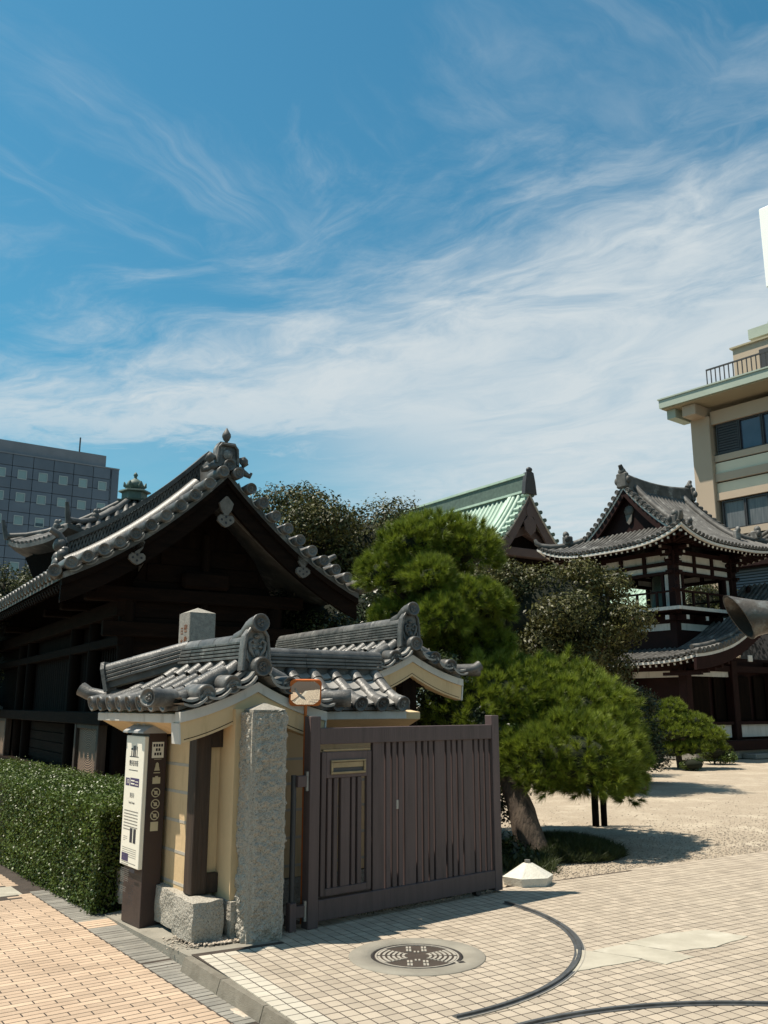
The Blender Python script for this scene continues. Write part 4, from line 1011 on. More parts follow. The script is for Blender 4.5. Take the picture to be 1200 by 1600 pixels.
rowsm = MB()
for k in range(52):
    u = .95 + .29 * k
    for sd in (1, -1):
        row(rowsm, [(u, sd * slT.p(q)[0], slT.p(q)[1] + .01) for q in T], .075)
rowsm.build('round_tile', m_rooftile_d, hroof, kind='stuff')
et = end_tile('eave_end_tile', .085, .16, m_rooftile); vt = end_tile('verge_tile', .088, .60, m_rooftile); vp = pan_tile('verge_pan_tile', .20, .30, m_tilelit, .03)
for k in range(50):
    u = .38 + .29 * k; a = slT.p(.97); link('eave_end_tile', et, hroof, aim((u, a[0], a[1] + .045), (0, 1, -.35)))
for sd in (1, -1):
    nv = 11
    for k in range(nv):
        v = .13 + (2.42 - .13) * k / (nv - 1); z = slT.p(v / 2.5)[1]
        link('verge_tile', vt, hroof, aim((.46, sd * v, z + .115), (-1, 0, -.03)) @ Matrix.Rotation(random.uniform(0, 6), 4, 'Y'))
        if k < nv - 1:
            vm_ = v + .115; q = slT.p(vm_ / 2.5); tg = slT.n(vm_ / 2.5)
            for dz_ in (.0, -.045): link('verge_pan_tile', vp, hroof, aim((.34 + dz_, sd * vm_, q[1] + dz_), (-1, 0, -.03), (0, sd * -tg.y, tg.x)))
link('verge_tile', vt, hroof, aim((.56, 0, 5.54), (-1, 0, -.03)) @ Matrix.Scale(1.05, 4))
for sd in (1, -1):
    # big smooth row and pierced descending ridge beside the verge
    mb = MB(); mb.tube([(.80, sd * slT.p(q)[0], slT.p(q)[1] + .09) for q in T[1:-1]], .185, 14); mb.build('round_ridge_tile', m_rooftile, hroof)
    P0 = [(sd * slT.p(q)[0], slT.p(q)[1]) for q in T[:-1]]
    mb = MB(); mb.strip_prism([(a, b + .50) for a, b in P0], [(a, b) for a, b in P0], 1.08, 1.2, 'x'); mb.build('descending_ridge', m_dmetal, hroof)  # backing is no metal: dark colour stands for shade behind the openwork
    mb = MB(); mb.strip_prism([(a, b + .60) for a, b in P0], [(a, b + .51) for a, b in P0], .98, 1.3, 'x'); mb.build('ridge_cap', m_rooftile_d, hroof)
    mb = MB(); mb.strip_prism([(a, b + .30) for a, b in P0], [(a, b + .25) for a, b in P0], .99, 1.26, 'x'); mb.build('ridge_course', m_rooftile, hroof)
    if sd > 0:
        mb = MB(); n = 21
        for k in range(n):
            q0 = .02 + .90 * k / n; q1 = .02 + .90 * (k + 1) / n; a = slT.p(q0); b = slT.p(q1); m_ = ((a[0] + b[0]) / 2, (a[1] + b[1]) / 2)
            for (pa, pb) in (((a[0], a[1] + .31), (m_[0], m_[1] + .50)), ((m_[0], m_[1] + .50), (b[0], b[1] + .31)), ((a[0], a[1] + .50), (m_[0], m_[1] + .31)), ((m_[0], m_[1] + .31), (b[0], b[1] + .50))):
                mb.tube([(1.05, pa[0], pa[1]), (1.05, pb[0], pb[1])], .019, 5, caps=False)
        mb.build('ridge_lattice', m_rooftile, hroof, kind='stuff')
    # ornament where the descending ridge meets the eave
    a = slT.p(.93); mb = MB(); c = Vector((1.0, sd * a[0], a[1]))
    mb.bbox(-.20, .20, -.06, .06, .0, .44, .03, Matrix.Translation(c))
    for dx_ in (-.16, .16): ellipsoid(mb, c + Vector((dx_, sd * .05, .30)), (.10, .08, .10))
    ellipsoid(mb, c + Vector((0, sd * .06, .48)), (.13, .10, .12)); ellipsoid(mb, c + Vector((0, sd * .10, .18)), (.16, .06, .10))
    mb.tube([c + Vector((0, -.02 * sd, .5)), c + Vector((0, sd * .10, .66)), c + Vector((0, sd * .22, .72))], [.07, .06, .05], 8)
    mb.build('ridge_ornament', m_rooftile, hroof)
    q = slT.p(1.0); mb = MB()
    if sd < 0: mb.tube([(.30, sd * (q[0] - .18), q[1] + .10), (.16, sd * (q[0] + .02), q[1] + .06), (.02, sd * (q[0] + .22), q[1] + .12), (-.03, sd * (q[0] + .30), q[1] + .17)], [.07, .085, .085, .09], 12); mb.build('corner_tile', m_rooftile, hroof)
    else: link('corner_end_tile', vt, hroof, aim((.62, q[0] - .05, q[1] + .03), (-.9, .25, -.02)) @ Matrix.Scale(1.05, 4))
# main ridge with end ornament and jewel finial
MB().box(.25, HLn, -.16, .16, 5.40, 5.70).build('main_ridge', m_rooftile_d, hroof); MB().tube([(.2, 0, 5.72), (HLn, 0, 5.72)], .10, 10).build('ridge_cap', m_rooftile_d, hroof)
mb = MB(); mb.prism([(-.30, 5.60), (-.27, 5.80), (-.25, 6.02), (-.18, 6.14), (.18, 6.14), (.25, 6.02), (.27, 5.80), (.30, 5.60)], .08, .26, 'x')
mb.tube([(.07, -.25, 5.66), (.06, -.22, 6.0), (.06, -.15, 6.08), (.06, .15, 6.08), (.06, .22, 6.0), (.07, .25, 5.66)], .035, 7)
for sd in (-1, 1):
    mb.tube([(.12, sd * .26, 5.78), (.10, sd * .40, 5.82), (.10, sd * .46, 5.72), (.10, sd * .38, 5.66)], [.05, .07, .06, .04], 8)
    ellipsoid(mb, (.08, sd * .40, 5.76), (.06, .10, .10)); mb.tube([(.12, sd * .30, 5.62), (.10, sd * .46, 5.50), (.10, sd * .56, 5.46), (.10, sd * .60, 5.54)], [.06, .065, .05, .03], 8)
    ellipsoid(mb, (.06, sd * .32, 5.56), (.07, .09, .07))
ellipsoid(mb, (.06, 0, 5.86), (.06, .12, .12)); mb.v = [(a * 1.0, b * .74, 5.52 + (c - 5.60) * .78) for a, b, c in mb.v]; mb.build('ridge_end_ornament', m_rooftile_d, hroof)
MB().lathe([(.05, 0), (.045, .06), (.035, .10), (.07, .14), (.105, .22), (.10, .28), (.06, .35), (.015, .43), (0, .45)], 12, Matrix.Translation((.16, 0, 5.90)) @ Matrix.Scale(.72, 4)).build('finial', m_rooftile_d, hroof)
# barge boards, pendants
def offs(dz, wdt): return [(a, b - dz) for a, b in top], [(a, b - dz - wdt) for a, b in top]
t_, b_ = offs(.09, .10); MB().strip_prism(t_, b_, .03, .20, 'x').build('verge_batten', m_dwood_h, hall)
for sd in (-1, 1):
    P0 = [(sd * slT.p(q)[0], slT.p(q)[1]) for q in T]
    MB().strip_prism([(a, b - .19) for a, b in P0], [(a, b - .50 + .06 * i / 12) for i, (a, b) in enumerate(P0)], .09, .17, 'x').build('barge_board', m_dwood_h, hall)
def pendant(y, z, sc=1.):
    mb = MB(); pf = lambda pts: [(y + a * sc, z + b * sc) for a, b in pts]
    right = [(0.02, .30), (.15, .16), (.11, .02), (.05, -.06), (.06, -.10), (.12, -.08), (.17, -.13), (.175, -.21), (.12, -.26), (.07, -.30), (.0, -.33)]
    left = [(-a, b) for a, b in right]
    mb.strip_prism(pf(left), pf(right), .03, .085, 'x')
    o = mb.build('pendant', m_orn, hall)
    mb = MB()
    for a, b in ((-.09, -.18), (.09, -.18), (0, -.24), (0, -.12)): mb.lathe([(.026 * sc, 0), (0.001, .003)], 10, Matrix.Translation((.0295, y + a * sc, z + b * sc)) @ Matrix.Rotation(R(-90), 4, 'Y'))
    mb.build('pendant_hole', m_ink, o)
pendant(0, 4.76, .82); pendant(1.42, 4.0, .74); pendant(-1.42, 4.0, .74)
# gable wall
vv = 1.32; mb = MB()
zq = [(-vv, 3.4), (-.9, 4.15), (-.45, 4.62), (0, 5.02), (.45, 4.62), (.9, 4.15), (vv, 3.4)]
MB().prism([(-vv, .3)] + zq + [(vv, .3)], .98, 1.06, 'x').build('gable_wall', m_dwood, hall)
for z0 in [.35 + .30 * k for k in range(13)]:
    ww = vv if z0 < 3.2 else max(.2, vv - (z0 - 3.2) * .75)
    MB().bbox(.955, .98, -ww, ww, z0, z0 + .29, .006).build('wall_plank', m_dwood_h, hall)
for y in (-1.32, 1.27): MB().tube([(.96, y, .0), (.96, y, 3.5)], .13, 12).build('post', m_dwood, hall)
MB().tube([(.93, 0, 2.95), (.93, 0, 4.5)], .08, 8).build('post', m_dwood, hall)
for z0, h, ov in ((2.72, .24, .35), (1.35, .17, .12), (3.30, .22, .5), (.28, .2, .1)): MB().bbox(.82, .955, -vv - ov, vv + ov, z0, z0 + h, .012).build('tie_beam', m_dwood_h, hall)
MB().bbox(.80, .96, -.42, .42, 3.55, 3.85, .05).build('frog_leg_strut', m_dwood_h, hall)
# street face
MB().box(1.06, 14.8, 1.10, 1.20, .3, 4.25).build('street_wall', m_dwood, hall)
for u in (2.75, 4.2, 8.6, 9.7, 14.6): MB().tube([(u, 1.30, 0), (u, 1.30, 3.4)], .125, 12).build('post', m_dwood, hall)
for z0, h, y1 in ((1.34, .20, 1.62), (3.05, .26, 1.46), (2.58, .15, 1.42), (.32, .16, 1.60)): MB().bbox(.85, 14.9, 1.2, y1, z0, z0 + h, .012).build('tie_beam', m_dwood_h, hall)
for u0, u1 in ((1.12, 2.62), (9.85, 14.3)):
    c = Vector(((u0 + u1) / 2, 1.50, .92)); o = MB().box(-(u1 - u0) / 2, (u1 - u0) / 2, -.02, .02, -.42, .42).build('carved_panel', m_figured, hall, mtx=Matrix.Translation(c))
    for u in (u0, u1): MB().bbox(u - .06, u + .06, 1.44, 1.58, .3, 1.36, .008).build('panel_post', m_postwood, hall)
    MB().bbox(u0, u1, 1.42, 1.57, .42, .52, .006).build('panel_sill', m_postwood, hall); MB().bbox(u0, u1, 1.42, 1.57, 1.27, 1.36, .006).build('panel_head', m_postwood, hall)
    for k in range(int((u1 - u0) / .16)): MB().box(u0 + .05 + .16 * k, u0 + .13 + .16 * k, 1.2, 1.235, 1.56, 2.58).build('shutter_board', m_dwood, hall)
for k in range(34): MB().box(2.9 + .2 * k, 3.08 + .2 * k, 1.2, 1.23, .5, 2.58).build('door_board', m_dwood, hall)
for k in range(4): MB().box(2.9, 8.4, 1.23, 1.26, .55 + .19 * k, .72 + .19 * k).build('skirting_board', m_dwood_h, hall)
a1 = slT.p(.99); MB().bbox(.1, HLn, a1[0] - .12, a1[0] - .03, a1[1] - .20, a1[1] - .09, .008).build('eave_batten', m_dwood_h, hall)
MB().strip_prism([(a1[0] - .05, a1[1] - .07), (1.15, a1[1] + .62)], [(a1[0] - .05, a1[1] - .09), (1.15, a1[1] + .58)], .2, HLn, 'x').build('soffit_board', m_dwood_h, hall)
mb = MB()
for k in range(80):
    u = .25 + .2 * k; a = slT.p(.50); b = slT.p(.97)
    mb.box(-.045, .045, 0, (Vector(b) - Vector(a)).length, -.05, .05, aim((u, a[0], a[1] - .26), (0, b[0] - a[0], b[1] - a[1] + .06)))
mb.build('rafter', m_dwood_h, hall, kind='stuff')
for u in (.95, 2.75, 4.2, 8.6): MB().bbox(u - .12, u + .12, 1.15, 1.95, 3.28, 3.42, .02).build('bracket_arm', m_dwood_h, hall)
MB().box(.9, 14.8, -1.3, 1.75, -.02, .30).build('stone_plinth', m_greystone, hall)

# ------------------------------------------------------------------ hexagonal hall behind it
HXc = (-7.75, 27.0, 0); hx = thing('hexagonal_hall', 'small tiled hall roof with green copper finial behind the gate hall', 'temple hall', HXc, R(18))
RA, ZE, ZA = 3.55, 6.15, 7.95
def hxp(f, k):
    """f 0 at the apex, 1 at the eave; k corner index (may be fractional along an edge)"""
    k0 = math.floor(k); w_ = k - k0; a, b = R(60 * k0), R(60 * (k0 + 1)); r = RA * f
    x = (math.cos(a) * (1 - w_) + math.cos(b) * w_) * r; y = (math.sin(a) * (1 - w_) + math.sin(b) * w_) * r
    z = ZA - (ZA - ZE) * (1.35 * f - .35 * f * f) + .28 * f ** 4 * (abs(w_ - .5) * 2) ** 3
    return Vector((x, y, z))
mb = MB()
for k in range(6):
    G = [[hxp(.08 + .92 * i / 8, k + j / 8) for j in range(9)] for i in range(9)]; vs = [p for r_ in G for p in r_]
    mb.add(vs, [(i * 9 + j, (i + 1) * 9 + j, (i + 1) * 9 + j + 1, i * 9 + j + 1) for i in range(8) for j in range(8)], True)
    mb.add([p for p in G[8]] + [p + Vector((0, 0, -.12)) for p in G[8]] + [hxp(.55, k + j / 8) * 1 + Vector((0, 0, -1.15)) for j in range(9)], [(j, j + 1, 10 + j, 9 + j) for j in range(8)] + [(9 + j, 10 + j, 19 + j, 18 + j) for j in range(8)])
hxr = mb.build('roof', m_rooftile_d, hx)
mb = MB(); rt = MB()
for k in range(6):
    for j in range(1, 14):
        w_ = j / 14; fmin = max(.12, abs(w_ - .5) * 0 + .12)
        # rows run straight down the slope: constant offset across, so they start on the hips
        off = (w_ - .5); pts = []
        for i in range(8):
            f = abs(off) * 2 + (1 - abs(off) * 2) * i / 7
            if f < .1: f = .1
            pts.append(hxp(f, k + min(.999, max(0, .5 + off / f))) + Vector((0, 0, .01)))
        row(rt, pts, .075, 4)
    rt2 = MB(); rt2.tube([hxp(.1 + .9 * i / 6, k) + Vector((0, 0, .09)) for i in range(7)], .085, 8); rt2.build('hip_ridge', m_rooftile_d, hxr)
    e = hxp(.62, k) + Vector((0, 0, .25)); rt3 = MB(); ellipsoid(rt3, e - Vector((0, 0, .08)), (.11, .11, .13)); ellipsoid(rt3, e + Vector((0, 0, .05)), (.08, .08, .09)); rt3.tube([e, e + Vector((.1, .1, .12))], .05, 6); rt3.build('hip_ornament', m_rooftile_d, hxr)
    rt3 = MB(); e = hxp(1., k); rt3.tube([e, e * 1.02 + Vector((0, 0, .12)), e * 1.04 + Vector((0, 0, .3))], [.08, .07, .05], 6); rt3.build('corner_tile', m_rooftile_d, hxr)
rt.build('round_tile', m_rooftile_d, hxr, kind='stuff')
MB().lathe([(1.9, 0), (1.9, 5.2)], 6).build('body', m_dwood, hx)
MB().lathe([(2.6, 5.0), (3.0, 5.9), (2.0, 6.4)], 6, smooth=False).build('bracket_band', m_dwood, hx)
fin = MB().lathe([(.62, 0), (.66, .06), (.48, .10), (.48, .34), (.62, .38), (.60, .44), (.22, .52)], 6, Matrix.Translation((0, 0, ZA - .16)) @ Matrix.Scale(.8, 4), False).build('finial_base', m_copperd, hx)
MB().lathe([(.20, .0), (.34, .10), (.36, .22), (.30, .36), (.16, .44), (.07, .50), (.06, .58), (.10, .64), (.07, .72), (0, .80)], 14, Matrix.Translation((0, 0, ZA + .24)) @ Matrix.Scale(.72, 4)).build('lotus_bulb', m_copperd, fin)
mb = MB()
for k in range(6):
    a = R(60 * k); mb = MB(); mb.tube([(.20 * math.cos(a), .20 * math.sin(a), ZA + .28), (.31 * math.cos(a), .31 * math.sin(a), ZA + .36), (.33 * math.cos(a), .33 * math.sin(a), ZA + .47)], [.05, .06, .015], 6); mb.build('lotus_petal', m_copperd, fin)

# ------------------------------------------------------------------ bell tower (right)
BT = (9.98, 31.7, 0); BY_ = R(36)
bt = thing('bell_tower', 'two storey dark red bell tower with grey tiled hip and gable roof', 'bell tower', BT, BY_)
ES, ZEV = 3.12, 6.78
def fz(d): return .36 * d + .130 * d * d
def lift(tn, d): return .52 * abs(tn) ** 3.2 * max(0, 1 - d / 1.9)
mb = MB(); GXV = 1.75
def surf(face, a, d):
    """a along the eave, d inwards; face 0:-x 1:-y 2:+x 3:+y"""
    z = ZEV + fz(d) + lift(a / ES, d)
    p = {0: (-ES + d, a), 1: (a, -ES + d), 2: (ES - d, -a), 3: (-a, ES - d)}[face]; return Vector((p[0], p[1], z))
def dmax(face, a): 
    if face in (0, 2): return min(ES - GXV, ES - abs(a)) if abs(a) > GXV - 0 else ES - GXV
    return ES if abs(a) <= GXV else ES - abs(a)
rt = MB(); deck = MB(); ends = MB(); wh = MB(); und = MB(); raf = MB(); tips = MB()
tes = end_tile('eave_end_tile', .075, .10, m_rooftile_d, 10)
for face in range(4):
    n = 24
    G = [[surf(face, -ES + 2 * ES * j / n, dmax(face, -ES + 2 * ES * j / n) * i / 6) for j in range(n + 1)] for i in range(7)]
    vs = [p for r_ in G for p in r_]; deck.add(vs, [(i * (n + 1) + j, i * (n + 1) + j + 1, (i + 1) * (n + 1) + j + 1, (i + 1) * (n + 1) + j) for i in range(6) for j in range(n)], True)
    out = {0: (-1, 0), 1: (0, -1), 2: (1, 0), 3: (0, 1)}[face]; ov = Vector((*out, 0))
    e0 = [p + ov * .0 + Vector((0, 0, -.045)) for p in G[0]]; e1 = [p + Vector((0, 0, -.12)) for p in G[0]]
    wh.add(e0 + e1 + [p - ov * .10 for p in e1] + [p - ov * .10 for p in e0], [(j, n + 1 + j, n + 2 + j, j + 1) for j in range(n)] + [(n + 1 + j, 2 * n + 2 + j, 2 * n + 3 + j, n + 2 + j) for j in range(n)])
    und.add([p - ov * .05 for p in e1] + [surf(face, -1.9 + 3.8 * j / n, 1.25) + Vector((0, 0, -.55)) for j in range(n + 1)], [(j, j + 1, n + 2 + j, n + 1 + j) for j in range(n)])
    k = 0
    for j in range(31):
        a = -ES + .10 + .195 * j * 1.0
        if a > ES - .06: break
        dm = dmax(face, a)
        row(rt, [surf(face, a, dm * i / 6) + Vector((0, 0, .012)) for i in range(7)], .062, 4)
        p = surf(face, a, .06) + Vector((0, 0, .03)); link('eave_end_tile', tes, None, aim(p, (*out, -.2))) if False else None
        ends.lathe([(.066, 0), (.07, .05), (.055, .05), (.05, .04), (.001, .04)], 8, aim(p - ov * .0 + ov * .05, (*out, -.25)) @ Matrix(((1, 0, 0, 0), (0, 0, 1, 0), (0, -1, 0, 0), (0, 0, 0, 1))))
    for j in range(26):
        a = -ES + .16 + .232 * j
        p = surf(face, a, .14) + Vector((0, 0, -.21)); q = surf(face, a * .72, 1.2) + Vector((0, 0, -.50))
        raf.box(-.035, .035, 0, (q - p).length, -.035, .035, aim(p, q - p)); tips.box(-.032, .032, -.012, .0, -.034, .034, aim(p, q - p))
broof = deck.build('roof', m_rooftile_d, bt); rt.build('round_tile', m_rooftile_d, broof, kind='stuff'); ends.build('eave_end_tile', m_rooftile_d, broof, kind='stuff')
wh.build('eave_fascia', m_white, bt); und.build('eave_soffit', m_redwood, bt); raf.build('rafter', m_redwood, bt, kind='stuff'); tips.build('rafter_tip', m_white, bt, kind='stuff')
# gables, ridges
for sd in (-1, 1):
    gx = sd * (GXV + .18); gp = [(ES - d, ZEV + fz(d)) for d in np.linspace(1.25, ES, 9)]
    cur = [(-y, z) for y, z in gp] + [(y, z) for y, z in gp[::-1][1:]]
    x0, x1 = sorted((gx, gx - sd * .07))
    MB().strip_prism([(a, b - .01) for a, b in cur], [(a, b - .10) for a, b in cur], x0, x1, 'x').build('gable_fascia', m_white, bt)
    x0, x1 = sorted((gx - sd * .01, gx - sd * .10)); MB().strip_prism([(a, b - .10) for a, b in cur], [(a * .96, b - .34) for a, b in cur], x0, x1, 'x').build('barge_board', m_redwood, bt)
    MB().prism([(-1.8, ZEV + .6)] + [(a, b - .12) for a, b in cur[1:-1]] + [(1.8, ZEV + .6)], gx - sd * .34, gx - sd * .28, 'x').build('gable_panel', m_redwood, bt)
    o = MB(); o.lathe([(.20, 0), (.20, .04), (.001, .05)], 8, Matrix.Translation((gx - sd * .27, 0, ZEV + 1.55)) @ Matrix.Rotation(R(90 * sd), 4, 'Y')); o.prism([(-.14, ZEV + 1.4), (.14, ZEV + 1.4), (.10, ZEV + 1.15), (0, ZEV + 1.05), (-.10, ZEV + 1.15)], gx - sd * .27, gx - sd * .22, 'x'); o.build('gable_emblem', m_orn, bt)
    # pan edge plus verge tile ends
    MB().strip_prism([(a, b + .07) for a, b in cur], [(a, b - .02) for a, b in cur], *sorted((gx - sd * .5, gx + sd * .02)), 'x').build('verge_course', m_rooftile_d, broof)
    vt_ = end_tile('verge_tile', .082, .24, m_rooftile_d, 10)
    for sy in (-1, 1):
        for k in range(10):
            d = 1.32 + (ES - 1.45) * k / 9.6; link('verge_tile', vt_, broof, aim((gx - sd * .16, sy * (ES - d), ZEV + fz(d) + .10), (sd, 0, 0)))
        mb = MB(); mb.tube([(gx - sd * .55, sy * (ES - d), ZEV + fz(d) + .14) for d in np.linspace(1.0, ES - .1, 8)], .13, 8); mb.build('descending_ridge', m_rooftile_d, broof)
        c = Vector((gx - sd * .55, sy * (ES - .95), ZEV + fz(.95) + .2)); mb = MB(); mb.bbox(-.13, .13, -.08, .08, -.15, .2, .03, Matrix.Translation(c)); ellipsoid(mb, c + Vector((0, sy * .05, .22)), (.10, .10, .12)); mb.build('ridge_ornament', m_rooftile_d, broof)
        # hip ridge to the corner
        hp_ = []
        for d in np.linspace(.12, ES - GXV + .1, 7): hp_.append((sd * (ES - d), sy * (ES - d), ZEV + fz(d) + lift((ES - d) / ES, d) + .10))
        mb = MB(); mb.tube(hp_, .105, 8); mb.build('hip_ridge', m_rooftile_d, broof)
        c = Vector(hp_[3]) + Vector((0, 0, .15)); mb = MB(); mb.bbox(-.15, .15, -.15, .15, -.15, .18, .04, Matrix.Translation(c)); ellipsoid(mb, c + Vector((sd * .04, sy * .04, .24)), (.12, .12, .13)); ellipsoid(mb, c + Vector((sd * .15, -sy * .10, .06)), (.09, .09, .13)); ellipsoid(mb, c + Vector((-sd * .10, sy * .15, .06)), (.09, .09, .13)); mb.build('hip_ornament', m_rooftile_d, broof)
        c = Vector(hp_[0]); mb = MB(); mb.tube([c, c + Vector((sd * .12, sy * .12, .10)), c + Vector((sd * .16, sy * .16, .26))], [.10, .09, .05], 7); mb.build('corner_tile', m_rooftile_d, broof)
    c = Vector((gx + sd * .0, 0, ZEV + fz(ES))); mb = MB(); mb.bbox(-.09, .09, -.24, .24, -.05, .50, .05, Matrix.Translation(c)); ellipsoid(mb, c + Vector((0, 0, .55)), (.10, .16, .14)); mb.tube([c + Vector((-sd * .12, 0, .50)), c + Vector((sd * .02, 0, .64)), c + Vector((sd * .10, 0, .78))], [.10, .09, .07], 8)
    for sy in (-1, 1): ellipsoid(mb, c + Vector((0, sy * .24, .22)), (.09, .10, .14))
    mb.build('ridge_end_ornament', m_rooftile_d, broof)
xs = np.linspace(-GXV - .1, GXV + .1, 9); zr = ZEV + fz(ES)
MB().strip_prism([(x_, zr + .24 + .14 * (x_ / 1.85) ** 2) for x_ in xs], [(x_, zr - .1) for x_ in xs], -.13, .13, 'y').build('main_ridge', m_rooftile_d, broof)
MB().tube([(x_, 0, zr + .26 + .14 * (x_ / 1.85) ** 2) for x_ in xs], .12, 8).build('ridge_cap', m_rooftile_d, broof)
# open upper storey
pw = 1.62
for x_ in (-pw, pw):
    for y_ in (-pw, pw):
        MB().bbox(x_ - .14, x_ + .14, y_ - .14, y_ + .14, 4.6, 6.7, .02).build('post', m_redwood, bt)
        sx_, sy_ = (-1 if x_ < 0 else 1), (-1 if y_ < 0 else 1)
        for k in range(3):
            h = MB(); r_ = .30 + .16 * k; h.bbox(x_ - r_, x_ + r_, y_ - .07, y_ + .07, 6.38 + .17 * k, 6.50 + .17 * k, .02); h.bbox(x_ - .07, x_ + .07, y_ - r_, y_ + r_, 6.385 + .17 * k, 6.495 + .17 * k, .02); h.build('bracket_arm', m_redwood, bt)
            MB().box(x_ + sx_ * r_ - .01, x_ + sx_ * r_ + .012, y_ - .05, y_ + .05, 6.40 + .17 * k, 6.48 + .17 * k).build('bracket_tip', m_white, bt); h = MB(); h.box(x_ - .05, x_ + .05, y_ + sy_ * r_ - .01, y_ + sy_ * r_ + .012, 6.40 + .17 * k, 6.48 + .17 * k); h.build('bracket_tip', m_white, bt)
for ax in (0, 1):
    for sgn in (-1, 1):
        def wb(nm, m, a0, a1, t0, t1, z0, z1):
            b = (a0, a1, sgn * pw + t0, sgn * pw + t1, z0, z1) if ax == 0 else (sgn * pw + t0, sgn * pw + t1, a0, a1, z0, z1)
            return MB().box(*b).build(nm, m, bt)
        for z0, z1 in ((6.60, 6.74), (6.22, 6.34), (5.92, 6.02)): wb('beam', m_redwood, -pw - .3, pw + .3, -.09, .09, z0, z1)
        for z0, z1 in ((6.34, 6.60), (6.02, 6.22)):
            for a in (-.98, 0, .98): wb('white_panel', m_white, a - .42, a + .42, -.02, .02, z0 + .0, z1 - .0)
            for a in (-.5, .5): wb('strut', m_redwood, a - .07, a + .07, -.07, .07, z0, z1)
        for a in (-1, 1):
            wb('jamb', m_redwood, a * (pw - .42) - .05, a * (pw - .42) + .05, -.06, .06, 4.8, 5.95); wb('white_panel', m_white, a * (pw - .25) - .10, a * (pw - .25) + .10, -.02, .02, 4.8, 5.92)
BW = 2.12
MB().box(-BW, BW, -BW, BW, 4.66, 4.78).build('balcony_floor', m_redwood, bt)
mb = MB()
for sgn in (-1, 1): mb.box(-BW - .02, BW + .02, sgn * BW - .02, sgn * BW + .02, 4.68, 4.79); mb.box(sgn * BW - .02, sgn * BW + .02, -BW + .02, BW - .02, 4.68, 4.79)
mb.build('balcony_edge', m_white, bt)
for sx_ in (-1, 1):
    for sy_ in (-1, 1):
        c = (sx_ * (BW - .1), sy_ * (BW - .1))
        MB().lathe([(.075, 0), (.075, .55), (.095, .57), (.095, .62), (.06, .64), (.06, .72), (.09, .78), (.08, .86), (.02, .95), (0, .97)], 10, c=(c[0], c[1], 4.80)).build('newel_post', m_redwood, bt)
for ax in (0, 1):
    for sgn in (-1, 1):
        for z in (4.90, 5.10, 5.30):
            L_ = BW + (.25 if z > 5.2 else 0); p = [(-L_, sgn * (BW - .1), z + (.06 if z > 5.2 else 0)), (-BW, sgn * (BW - .1), z), (BW, sgn * (BW - .1), z), (L_, sgn * (BW - .1), z + (.06 if z > 5.2 else 0))]
            if ax: p = [(b, a, c) for a, b, c in p]
            MB().tube(p, .035, 6).build('handrail', m_redwood, bt)
        for a in (-1.2, -.4, .4, 1.2):
            p = (a, sgn * (BW - .1)) if ax == 0 else (sgn * (BW - .1), a); MB().box(p[0] - .035, p[0] + .035, p[1] - .035, p[1] + .035, 4.8, 5.29).build('baluster', m_redwood, bt)
        for a in (-1.55, -.5, .5, 1.55):
            b = (a - .08, a + .08, *sorted((sgn * 1.2, sgn * 2.0)), 4.38, 4.54); b2 = (a - .07, a + .07, *sorted((sgn * 2.0, sgn * 2.02)), 4.39, 4.53)
            if ax: b = b[2:4] + b[:2] + b[4:]; b2 = b2[2:4] + b2[:2] + b2[4:]
            MB().box(*b).build('balcony_bracket', m_redwood, bt); MB().box(*b2).build('bracket_tip', m_white, bt)
MB().box(-1.55, 1.55, -1.55, 1.55, 2.8, 4.62).build('tower_neck', m_redwood, bt)
for sgn in (-1, 1):
    MB().box(-1.3, 1.3, *sorted((sgn * 1.55, sgn * 1.57)), 4.08, 4.30).build('white_panel', m_white, bt); MB().box(*sorted((sgn * 1.55, sgn * 1.57)), -1.3, 1.3, 4.08, 4.30).build('white_panel', m_white, bt)
# hanging bell
MB().lathe([(.02, 1.35), (.10, 1.34), (.34, 1.26), (.38, 1.1), (.41, .5), (.46, .1), (.47, 0), (.42, 0), (.40, .1)], 20, c=(0, 0, 4.95)).build('bell', m_copperd, bt)
# lower roof: skirt on the street side with a gable porch to the court
LX, LY0, LY1, LZ = -3.15, -3.35, 3.3, 3.02
def gz(d): return .17 * d + .058 * d * d
def lp(d, y): return Vector((LX + d, y, LZ + gz(d) + .18 * max(0, 1 - d / 2) * (abs(y) / 3.3) ** 4))
deck = MB(); rt = MB(); ends = MB(); wh = MB(); raf = MB(); tips = MB()
for (d0, d1, y0, y1) in ((0, 2.1, LY0, LY1), (2.1, 5.6, LY0, -1.5)):
    ds = np.linspace(d0, d1, 8); ys = np.linspace(y0, y1, 10); vs = [lp(d, y) for d in ds for y in ys]
    deck.add(vs, [(i * 10 + j, (i + 1) * 10 + j, (i + 1) * 10 + j + 1, i * 10 + j + 1) for i in range(7) for j in range(9)], True)
    for y in np.arange(y0 + .12, y1, .2): row(rt, [lp(d, y) + Vector((0, 0, .012)) for d in ds], .062, 4)
for y in np.arange(LY0 + .12, LY1, .2): ends.lathe([(.066, 0), (.07, .05), (.055, .05), (.05, .04), (.001, .04)], 8, aim(lp(.0, y) + Vector((0, 0, .03)), (-1, 0, -.2)) @ Matrix(((1, 0, 0, 0), (0, 0, 1, 0), (0, -1, 0, 0), (0, 0, 0, 1))))
lroof = deck.build('lower_roof', m_rooftile_d, bt); rt.build('round_tile', m_rooftile_d, lroof, kind='stuff'); ends.build('eave_end_tile', m_rooftile_d, lroof, kind='stuff')
vt_ = end_tile('verge_tile', .085, .28, m_rooftile_d, 10)
for k in range(26): p = lp(.08 + .215 * k, LY0 + .2); link('verge_tile', vt_, lroof, aim(p + Vector((0, 0, .09)), (0, -1, 0)))
ds = np.linspace(0, 5.6, 16); cur = [(LX + d, lp(d, LY0).z) for d in ds]
